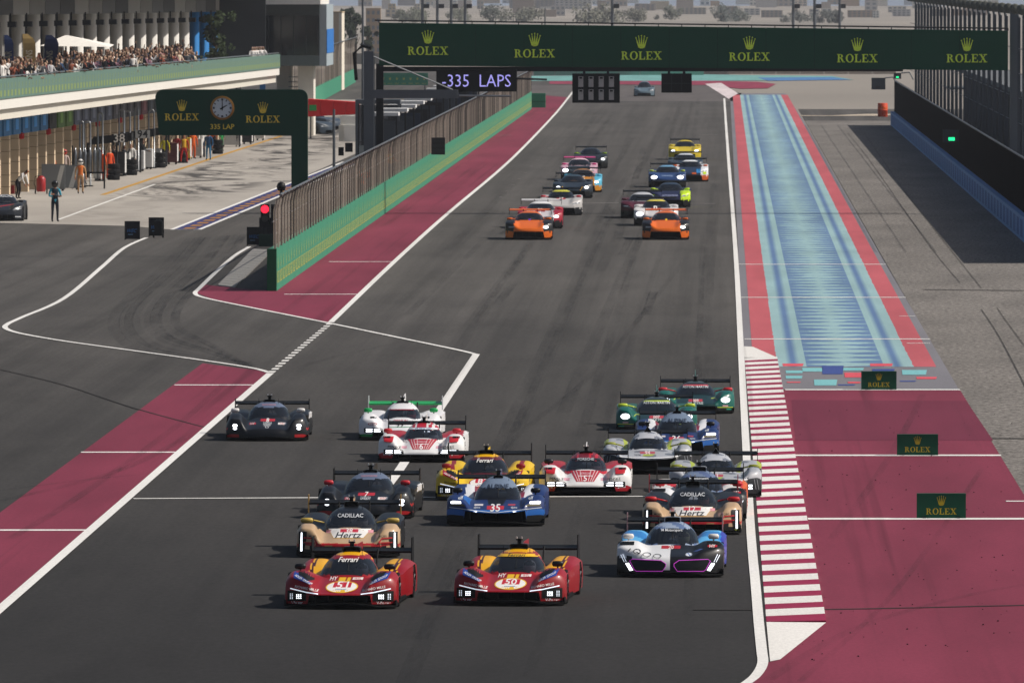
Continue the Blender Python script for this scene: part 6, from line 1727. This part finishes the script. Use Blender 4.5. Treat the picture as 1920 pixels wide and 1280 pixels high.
# ------------------------------------------------------------------ pit-lane equipment
EQ = 'pit equipment in front of the garages'
def cabinet(u, v, w, h, hx, lab):
    p = G(u, v); s = p.y / FPX
    o = empty('tool_cabinet', (p.x, p.y, .008)); tag(o, lab, 'cabinet', EQ)
    W, H = w * s / 2, h * s
    MB().box(-W, W, 0, 1.6, .14, H).build('body', plain(hx, .5, 0, .08), o)
    for k in range(3): MB().box(-W + .04, W - .04, -.02, 0, .2 + (H - .25) * k / 3, .16 + (H - .25) * (k + 1) / 3).build('drawer', plain(hx, .45, 0, .12, 4), o)
    MB().box(W, W + .01, .05, 1.55, .2, H - .06).build('side_panel', plain('#d9d8d6', .4), o)
    for sx in (-W + .1, W - .1):
        for sy in (.15, 1.45): MB().lathe([(.07, -.03), (.07, .03)], (sx, sy, .07), 'x', 10).build('wheel', M_RUBBER, o)
for i, (u, v, w, h, hx, d) in enumerate([(182, 340, 14, 58, '#c9c9c6', 'tall pale cabinet, nearest by the gas bottles'), (223, 331, 22, 46, '#131417', 'black cabinet beside the orange overalls'), (238, 328, 9, 42, '#b9bab8', 'narrow grey cabinet beside the black cabinet'),
                    (259, 322, 21, 39, '#c0c2c4', 'wide silver cabinet under the black boom'), (278, 318, 14, 38, '#c9cbcc', 'second silver cabinet under the black boom'), (296, 313, 9, 34, '#8d9296', 'small grey cabinet under the number 94 boom'), (322, 309, 20, 40, '#4a1a1c', 'dark red cabinet beside the red overalls'),
                    (352, 301, 9, 42, '#c9a52a', 'yellow tool wall behind the red overalls'), (369, 297, 18, 36, '#a8a29c', 'grey cabinet between red and blue overalls'), (433, 276, 36, 26, '#b4b5b4', 'long pale cabinet beyond the blue overalls'), (463, 271, 18, 24, '#1b1c1f', 'black cabinet near the clock sign post'), (487, 264, 16, 15, '#c6c6c2', 'far pale cabinet near the clock sign post')]):
    cabinet(u, v, w, h, hx, d)
def hoop(u, v, hpx, wpx, lab):
    p = G(u, v); s = p.y / FPX
    o = empty('hose_hoop', (p.x, p.y, .008)); tag(o, lab, 'hoop', EQ)
    H, W = hpx * s, wpx * s / 2
    pts = [(-W, 0, 0)] + [(-W * math.cos(math.pi * k / 8), 0, H - W + W * math.sin(math.pi * k / 8)) for k in range(9)] + [(W, 0, 0)]
    MB().tube(pts, .05, 6).build('pipe', M_STEEL, o, True)
    MB().box(-W - .15, W + .15, -.3, .3, 0, .06).build('base', M_DARKSTEEL, o)
    MB().tube([(-W, .05, H * .6), (-W - .2, .1, H * .3), (-W + .1, .1, .1)], .03, 5).build('hose', M_BLACK, o)
for u, v, hp, wp, d in ((153, 352, 124, 6, 'narrow'), (164, 350, 122, 11, 'wide'), (188, 340, 128, 9, 'third'), (228, 330, 124, 9, 'fourth'), (239, 326, 118, 10, 'fifth'), (256, 322, 120, 7, 'sixth'), (284, 316, 110, 10, 'seventh')):
    hoop(u, v, hp, wp, 'polished steel hose hoop over the pit boxes, %s from the left' % {'narrow': 'first', 'wide': 'second'}.get(d, d))
def boom(u, v, lab, num, hx, wpx=70, top=60):
    p = G(u, v); s = p.y / FPX
    o = empty('overhead_boom', (p.x, p.y, .008)); tag(o, lab, 'boom', EQ)
    W, H = wpx * s / 2, top * s
    MB().tube([(-W, .8, 0), (-W, .8, H)], .07, 6).build('mast', M_DARKSTEEL, o)
    MB().tube([(W * .3, .8, 0), (W * .3, .8, H)], .07, 6).build('mast', M_DARKSTEEL, o)
    mb = MB(); mb.add([(-W, 0, H - .15), (W, 0, H + .1), (W, 2.0, H + .1), (-W, 2.0, H - .15), (-W * .7, 0, H + .32), (W, 0, H + .55), (W, 2, H + .55), (-W * .7, 2, H + .32)], [(0, 3, 2, 1), (4, 5, 6, 7), (0, 1, 5, 4), (1, 2, 6, 5), (2, 3, 7, 6), (3, 0, 4, 7)])
    mb.build('canopy', plain('#101113', .5), o)
    MB().box(W * .1, W * .8, -.05, -.01, H + .02, H + .48).build('number_board', plain(hx, .5), o)
    vv, ff = text2d(num); mb = MB(); mb.add([(W * .45 + a * W * .5, -.06, H + .26 + b_ * W * .5) for a, b_ in vv], ff); mb.build('lettering', plain('#15171a' if hx != '#15171a' else '#e6e4e0', .5), o)
    rg_ = random.Random(u)
    for k in range(5): MB().tube([(-W + k * W * .35, .3, H - .1), (-W + k * W * .35 + .1, .3, H - .5 - rg_.random() * .5), (-W + k * W * .35 + .25, .3, H - .15)], .03, 4).build('hose', M_BLACK, o)
boom(250, 324, 'black overhead boom with a white 94 board above the cabinets', '94', '#b9bbba', 78, 64)
boom(205, 334, 'long black overhead boom above the orange overalls', '38', '#15171a', 84, 66)
boom(300, 313, 'black overhead boom between the 94 and 61 boards', '12', '#15171a', 70, 60)
boom(335, 304, 'black overhead boom with a white 61 on it beside the clock sign', '61', '#15171a', 40, 56)
boom(375, 295, 'overhead boom with green and yellow board behind the clock sign', '31', '#9cb83a', 44, 46)
CREW = [(206, 337, 'wide', '#c9481c', '#c9481c', 'person in orange crouched wide between the hoops'), (214, 330, 'stand', '#1c1e22', '#1c1e22', 'person in black overalls at the black cabinet'), (246, 327, 'stand', '#d8d6d2', '#26282c', 'person in white top beside the silver cabinets'), (268, 318, 'rail', '#1b1d20', '#1b1d20', 'person in black reaching over the silver cabinets'),
        (309, 310, 'stand', '#c9c020', '#202226', 'person in yellow vest by the 61 boom'), (331, 306, 'cross', '#8a1c1c', '#2a1a1c', 'person in dark red with arms crossed by the 61 boom'), (362, 299, 'stand', '#d05a1c', '#d05a1c', 'person in orange overalls by the yellow tool wall'), (379, 296, 'rail', '#d8d6d2', '#2c3242', 'person in white top leaning on the grey cabinet'),
        (415, 284, 'stand', '#1f7a3c', '#1f7a3c', 'person in green overalls beyond the blue one'), (447, 276, 'stand', '#c8c6c2', '#3a3a3c', 'person in pale top by the long pale cabinet'), (472, 269, 'stand', '#202226', '#202226', 'person in black near the clock sign post'), (233, 330, 'phone', '#2a2c30', '#2a2c30', 'person in dark top holding something up under the boom')]
for u, v, ps, tp, lg, lb in CREW: person(lb, gp(u, v), ps, tp, lg, rg.choice(HAIR), rg.choice(SKIN), rz=rg.uniform(-1, 1.5), group='pit crew by the garages')
for i, (u, v) in enumerate(((213, 338), (246, 329), (300, 315), (341, 306), (408, 289))):
    p = G(u, v); o = empty('tyre_stack', (p.x, p.y, .008)); tag(o, 'stack of racing tyres by the garages, %s from the left' % ['first', 'second', 'third', 'fourth', 'fifth'][i], 'tyres', EQ)
    for k in range(3): MB().lathe([(.18, 0), (.33, .01), (.35, .06), (.35, .24), (.33, .29), (.18, .30)], (.02 * (k % 2), 0, k * .305), 'z', 18).build('tyre', M_RUBBER, o, True)
# grey screen panels
for u, v, w, h, d in ((100, 358, 44, 50, 'grey screen panel standing before the garage pillars'), (126, 356, 46, 46, 'second grey screen panel with a white diagonal behind the tan overalls')):
    p = G(u, v); s = p.y / FPX; o = empty('screen_panel', (p.x, p.y, .008)); tag(o, d, 'screen', EQ); W, H = w * s / 2, h * s
    MB().box(-W, W, 0, .08, .08, H).build('panel', plain('#7d8184', .5, 0, .08, 1), o)
    mb = MB(); mb.add([(W * .1, -.006, .1), (W * .5, -.006, .1), (W * .98, -.006, H * .95), (W * .62, -.006, H * .95)], [(0, 1, 2, 3)]); mb.build('white_diagonal', plain('#c9cac8', .5), o)
    for sx in (-W * .8, W * .8): MB().box(sx - .05, sx + .05, -.3, .4, 0, .08).build('foot', M_DARKSTEEL, o)
# gas bottle rack
p = G(160, 356); o = empty('gas_bottle_rack', (p.x, p.y + 3, .008)); tag(o, 'rack of silver gas bottles under the first hose hoops', 'rack', EQ)
for k in range(6): MB().lathe([(.1, .9), (.11, .95), (.11, 1.9), (.05, 2.05), (.03, 2.2)], (-.7 + k * .26, 0, 0), 'z', 10).build('bottle', M_STEEL, o, True)
MB().box(-.9, .9, -.15, .15, .8, .9).build('shelf', M_DARKSTEEL, o)
for s in (-.85, .85): MB().box(s - .04, s + .04, -.1, .1, 0, 2.3).build('upright', M_DARKSTEEL, o)
# fire extinguisher trolley
p = G(77, 364); o = empty('extinguisher_trolley', (p.x, p.y, .008)); tag(o, 'red wheeled fire extinguisher beside the garage pillar', 'extinguisher')
MB().lathe([(.20, .12), (.24, .2), (.24, .78), (.16, .9), (.06, .95)], n=16).build('cylinder', plain('#9c1b1e', .4), o, True)
for s in (-.3, .3): MB().lathe([(.14, -.03), (.14, .03)], (s, .08, .14), 'x', 14).build('wheel', M_RUBBER, o)
MB().tube([(-.16, .18, .1), (-.16, .2, 1.05), (.16, .2, 1.05), (.16, .18, .1)], .02, 5).build('handle', M_GREYSTEEL, o)
MB().tube([(.0, -.05, .95), (-.3, -.1, .9), (-.36, -.1, .55), (-.26, -.1, .3)], .022, 5).build('hose', M_BLACK, o)
# red machine on the floor beside the display car
p = G(14, 368); o = empty('generator', (p.x, p.y, .008)); tag(o, 'small red generator with handles behind the display car', 'machine')
MB().box(-.35, .35, -.2, .2, .12, .55).build('engine', plain('#7c1a1c', .5), o); MB().tube([(-.4, 0, .1), (-.4, 0, .75), (.4, 0, .75), (.4, 0, .1)], .025, 5).build('frame', M_DARKSTEEL, o)

# ------------------------------------------------------------------ along the pit wall
rg = random.Random(5)
for k in range(13):
    y = 610 + k * 17.0; x = -17.9
    o = empty('timing_stand', (x, y, 0)); tag(o, 'white topped timing stand behind the pit wall, %s in the row' % ['nearest', 'second', 'third', 'fourth', 'fifth', 'sixth', 'seventh', 'eighth', 'ninth', 'tenth', 'eleventh', 'twelfth', 'farthest'][k], 'stand', 'timing stands behind the pit wall')
    zr = 3.9 + .02 * k
    MB().box(-1.0, .6, -.5, 2.5, zr, zr + .18).build('roof', plain('#d9d9d8', .5), o)
    for sx in (-.9, .5):
        MB().box(sx - .05, sx + .05, -.45, -.35, 0, zr).build('post', M_DARKSTEEL, o)
    MB().box(-.8, .4, .2, .3, 1.6, zr - .5).build('screen_wall', plain(rg.choice(['#39404a', '#1c1e22', '#4a5058', '#2a3446']), .5), o)
    MB().box(-.9, .5, -.4, 2.3, 1.0, 1.1).build('desk', M_GREYSTEEL, o)
# glazed marshal post
y = 632; o = empty('marshal_post', (UX(708, y), y, 0)); tag(o, 'steel framed marshal post with open front behind the gantry leg', 'cabin')
X0, X1 = UX(666, y) - UX(708, y), UX(750, y) - UX(708, y); zt = VZ(187, y)
MB().box(X0, X1, 0, 2.5, zt - .25, zt).build('roof', M_GREYSTEEL, o)
for xx in (X0, X1 - .14): MB().box(xx, xx + .14, 0, .14, 0, zt - .25).build('post', M_GREYSTEEL, o)
for xx in (X0, X1 - .14): MB().box(xx, xx + .14, 2.36, 2.5, 0, zt - .25).build('post', M_DARKSTEEL, o)
MB().box(X0, X1, 0, 2.5, .75, .9).build('deck', M_GREYSTEEL, o)
MB().box(X0 + .2, X1 - .2, .05, .1, .95, 2.0).build('counter', plain('#9aa09e', .6), o)
for zc in (1.6, 2.2): MB().tube([(X0, .1, zc), (X0 + .9, .1, zc)], .03, 4).build('rail', M_DARKSTEEL, o)
MB().box(X0 + .1, X1 - .1, 2.4, 2.44, .95, zt - .3).build('glass', M_GLASS, o)
# red tyre barrier, white blocks, service poles
y = 800; o = empty('red_awning', (UX(622, y), y, 0)); tag(o, 'long bright red awning over the parked dark cars', 'awning')
L0, L1 = UX(577, y) - UX(622, y), UX(672, y) - UX(622, y)
for k in range(4):
    f0, f1 = k / 4, (k + 1) / 4
    mb = MB(); xa, xb = L0 + (L1 - L0) * f0 + .01, L0 + (L1 - L0) * f1 - .01
    za, zb2 = VZ(186 + 6 * f0, y), VZ(186 + 6 * f1, y); zc, zd = VZ(219 - 5 * f0, y), VZ(219 - 5 * f1, y)
    mb.add([(xa, 0, zc), (xb, 0, zd), (xb, 3, zd), (xa, 3, zc), (xa, 0, za), (xb, 0, zb2), (xb, 3, zb2), (xa, 3, za)], [(0, 3, 2, 1), (4, 5, 6, 7), (0, 1, 5, 4), (1, 2, 6, 5), (2, 3, 7, 6), (3, 0, 4, 7)])
    mb.build('awning_panel', plain('#d01a1c', .6, 0, .08), o)
for xx in (L0 + .1, 0, L1 - .1): MB().box(xx - .05, xx + .05, 2.7, 2.8, 0, VZ(214, y)).build('pole', M_GREYSTEEL, o)
MB().box(L0 + .1, L0 + .6, -.05, -.01, VZ(208, y), VZ(197, y)).build('green_sign', plain('#2a9a4c', .6), o)
for k, (u, v) in enumerate(((650, 225), (660, 222))):
    y = 790 - k; o = empty('water_block', (UX(u, y), y, 0)); tag(o, 'white plastic block %s beside the parked dark cars' % ('nearer' if k == 0 else 'farther'), 'barrier')
    MB().box(-.55, .55, 0, .8, 0, 1.1).build('lower_block', M_WHITE, o); MB().box(-.45, .45, .1, .7, 1.12, 1.75).build('upper_block', M_WHITE, o)
for u, y, v0, lab in ((626, 585, 205, 'slim grey pole behind the pit fence left of the gantry'), (680, 640, 0, 'tall thin dark mast left of the gantry post')):
    o = empty('pole', (UX(u, y), y, 0)); tag(o, lab, 'pole'); MB().tube([(0, 0, 0), (0, 0, VZ(v0, y))], [.09, .06], 7).build('shaft', M_GREYSTEEL, o); MB().box(-.14, .14, -.14, .14, 0, .08).build('base', M_DARKSTEEL, o)

# ------------------------------------------------------------------ the far background
rg = random.Random(21)
def tower_block(u, v0, v1, wpx, y, hx, lab, wins=True):
    s = y / FPX; o = empty('building', (UX(u, y), y, 0)); tag(o, lab, 'building', 'pale buildings in the haze')
    W, H = wpx * s / 2, max(2.0, VZ(v0, y))
    MB().box(-W, W, 0, W, 0, H).build('wall', plain(hx, .9, 0, .06, .1), o)
    MB().box(-W * 1.02, W * 1.02, -.05, W + .05, H, H + .03 * H).build('roof', plain(hx, .9, 0, .1), o)
    if wins:
        nx, nz_ = max(2, int(wpx / 8)), max(2, int((v1 - v0) / 7))
        me_ = MB().box(-W / nx * .55, W / nx * .55, -.12, .05, 0, H / nz_ * .5).mesh('window', plain('#888d92', .5))  # pale window tone has distance haze painted into it
        for i in range(nx):
            for j_ in range(nz_): link('window', me_, o, (-W + 2 * W * (i + .5) / nx, 0, H * (j_ + .3) / nz_))
BL = [(735, 8, 40, 14, 3400, '#c6b596', 'small sand coloured block behind the trees, left of the masts'), (782, 8, 38, 12, 3500, '#cfc4b0', 'pale block right of the small sand coloured block'), (700, 18, 60, 28, 1700, '#b4a08c', 'pinkish low building above the left end of the gantry'),
      (1075, -30, 42, 70, 4200, '#c9c6c2', 'large pale stepped building above the gantry, left of centre'), (1000, -10, 45, 90, 4300, '#a9a49e', 'long greyish building with fine floors above the gantry'), (1215, 20, 48, 26, 4000, '#b8aea4', 'low tan building above the gantry centre'),
      (1300, 20, 50, 48, 3600, '#c4bcb0', 'low white building left of the dark trees'), (1410, 25, 50, 30, 3500, '#d0cdc8', 'white block right of the dark trees'), (1500, -40, 40, 26, 4600, '#cfc5b8', 'tall pale tower above the gantry between two masts'), (1447, 28, 52, 40, 3300, '#b5aca4', 'grey beige building under the tall pale tower'),
      (1550, 28, 45, 18, 3500, '#dcd8d0', 'small white box building right of the masts'), (1615, 28, 55, 52, 3300, '#b9a898', 'long beige building above the right of the gantry'), (1642, 28, 55, 12, 3250, '#e0ded8', 'narrow white building beside the long beige one'), (1690, 30, 54, 34, 3400, '#c6c4c2', 'pale low building just left of the tall fence posts'),
      (1760, 26, 54, 30, 3400, '#c2b4a0', 'sand building seen between the tall fence posts'), (1830, 24, 54, 40, 3500, '#a88c78', 'brownish building seen between the tall fence posts on the right')]
for b_ in BL: tower_block(*b_)
PLACE = ['left of the gantry masts', 'above the left of the gantry', 'above the gantry centre', 'above the right of the gantry', 'between the right fence posts']
for k in range(46):
    u = 690 + k * 26 + rg.uniform(-8, 8); y = rg.uniform(3300, 5200); vb = VPY + FPX * CAM_H / y
    h = rg.uniform(8, 26); w_ = rg.uniform(10, 44)
    tower_block(u, vb - h, vb, w_, y, rg.choice(['#c9bda8', '#b8aea4', '#d6d0c6', '#a89c92', '#c4c0bc', '#e0dcd4', '#b5a08c']), 'small pale building among many in the hazy skyline above the gantry', k % 2 == 0)
for i, (u, v0, v1, w_, y, hx) in enumerate([(1260, 12, 50, 34, 3100, '#4f5548'), (1356, 8, 52, 44, 2950, '#39423e'), (1385, 18, 52, 40, 2980, '#434a44'), (1500, 28, 54, 44, 2900, '#4a504c'), (925, 8, 46, 44, 2950, '#3a4038'), (980, 24, 48, 60, 2950, '#585a4a'), (1120, 30, 52, 90, 2900, '#5d5d4e'), (860, 22, 46, 44, 3000, '#5c5f4c'),
                    (780, 22, 45, 50, 2900, '#4f5442'), (755, 26, 46, 30, 2950, '#4a503e'), (1190, 26, 52, 50, 2950, '#5a5a4c'), (665, 10, 70, 44, 1500, '#2a3326'), (640, 14, 70, 36, 1480, '#2b3428'), (690, 30, 72, 22, 1520, '#333b2c'), (1555, 36, 56, 36, 2880, '#454a46'), (1570, 38, 56, 26, 2860, '#3f4442')]):
    s = y / FPX
    hx = '#%02x%02x%02x' % tuple(int(int(hx[q:q + 2], 16) * .6 + (0x90, 0x90, 0x8c)[q // 2] * .4) for q in (1, 3, 5)) if y > 2000 else hx   # distance haze greyed into the far leaf colours
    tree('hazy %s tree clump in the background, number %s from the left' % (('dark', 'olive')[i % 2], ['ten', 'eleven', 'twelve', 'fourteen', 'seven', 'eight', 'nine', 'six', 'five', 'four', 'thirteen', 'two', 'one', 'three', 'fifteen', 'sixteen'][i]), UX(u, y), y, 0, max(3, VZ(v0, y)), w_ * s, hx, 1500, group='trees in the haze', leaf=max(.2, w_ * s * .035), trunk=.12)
for u, y, lab in ((792, 1500, 'first'), (820, 1520, 'second'), (846, 1500, 'third'), (872, 1510, 'fourth'), (1487, 1550, 'sixth'), (1527, 1480, 'seventh'), (1574, 1700, 'eighth'), (1148, 1500, 'fifth')):
    o = empty('floodlight_mast', (UX(u, y), y, 0)); tag(o, 'thin grey mast behind the gantry banner, %s from the left' % lab, 'mast', 'masts behind the gantry')
    MB().tube([(0, 0, 0), (0, 0, 16)], [.22, .16], 7).build('shaft', M_GREYSTEEL, o)
    MB().box(.2, .9, -.2, .2, VZ(16, y), VZ(8, y)).build('lamp_box', M_DARKSTEEL, o); MB().box(-.4, .4, -.4, .4, 0, .3).build('base', M_CONCRETE, o)
o = empty('lamp_post', (UX(1022, 1450), 1450, 0)); tag(o, 'white lamp post with a short crossbar above the gantry', 'lamp'); MB().tube([(0, 0, 0), (0, 0, VZ(15, 1450))], .12, 6).build('shaft', M_STEEL, o); MB().box(-.6, .7, -.1, .1, VZ(17, 1450), VZ(13, 1450)).build('head', M_WHITE, o)
# far barriers beyond turn one
for u0, u1, v, y, h, hx, lab in ((1000, 1320, 139, 1330, .9, '#7fae9c', 'low pale green barrier beyond the end of the straight'), (1320, 1680, 139, 1345, 1.0, '#a89c90', 'long tan barrier beyond the end of the straight, right part'), (640, 985, 135, 1500, 1.4, '#8d8a84', 'grey barrier far behind the pit lane')):
    o = empty('far_barrier', (UX(u0, y), y, 0)); tag(o, lab, 'barrier'); L_ = UX(u1, y) - UX(u0, y)
    for k in range(8): MB().box(L_ * k / 8 + .03, L_ * (k + 1) / 8 - .03, 0, .4, 0, h).build('barrier_panel', plain(hx, .7, 0, .1), o)

# ------------------------------------------------------------------ the air
hz = MB().box(-1500, 1500, -60, 7000, -1.5, 60).build('haze', None)
hz.data.materials.clear()
hm_ = bpy.data.materials.new('haze_air'); hm_.use_nodes = True; hn = hm_.node_tree; hn.nodes.clear()
ho = hn.nodes.new('ShaderNodeOutputMaterial'); hv = hn.nodes.new('ShaderNodeVolumePrincipled')
hv.inputs['Color'].default_value = (.86, .90, 1.0, 1); hv.inputs['Density'].default_value = .00006; hv.inputs['Anisotropy'].default_value = .2
hn.links.new(hv.outputs[0], ho.inputs['Volume'])
hz.data.materials.append(hm_); hz['kind'] = 'stuff'
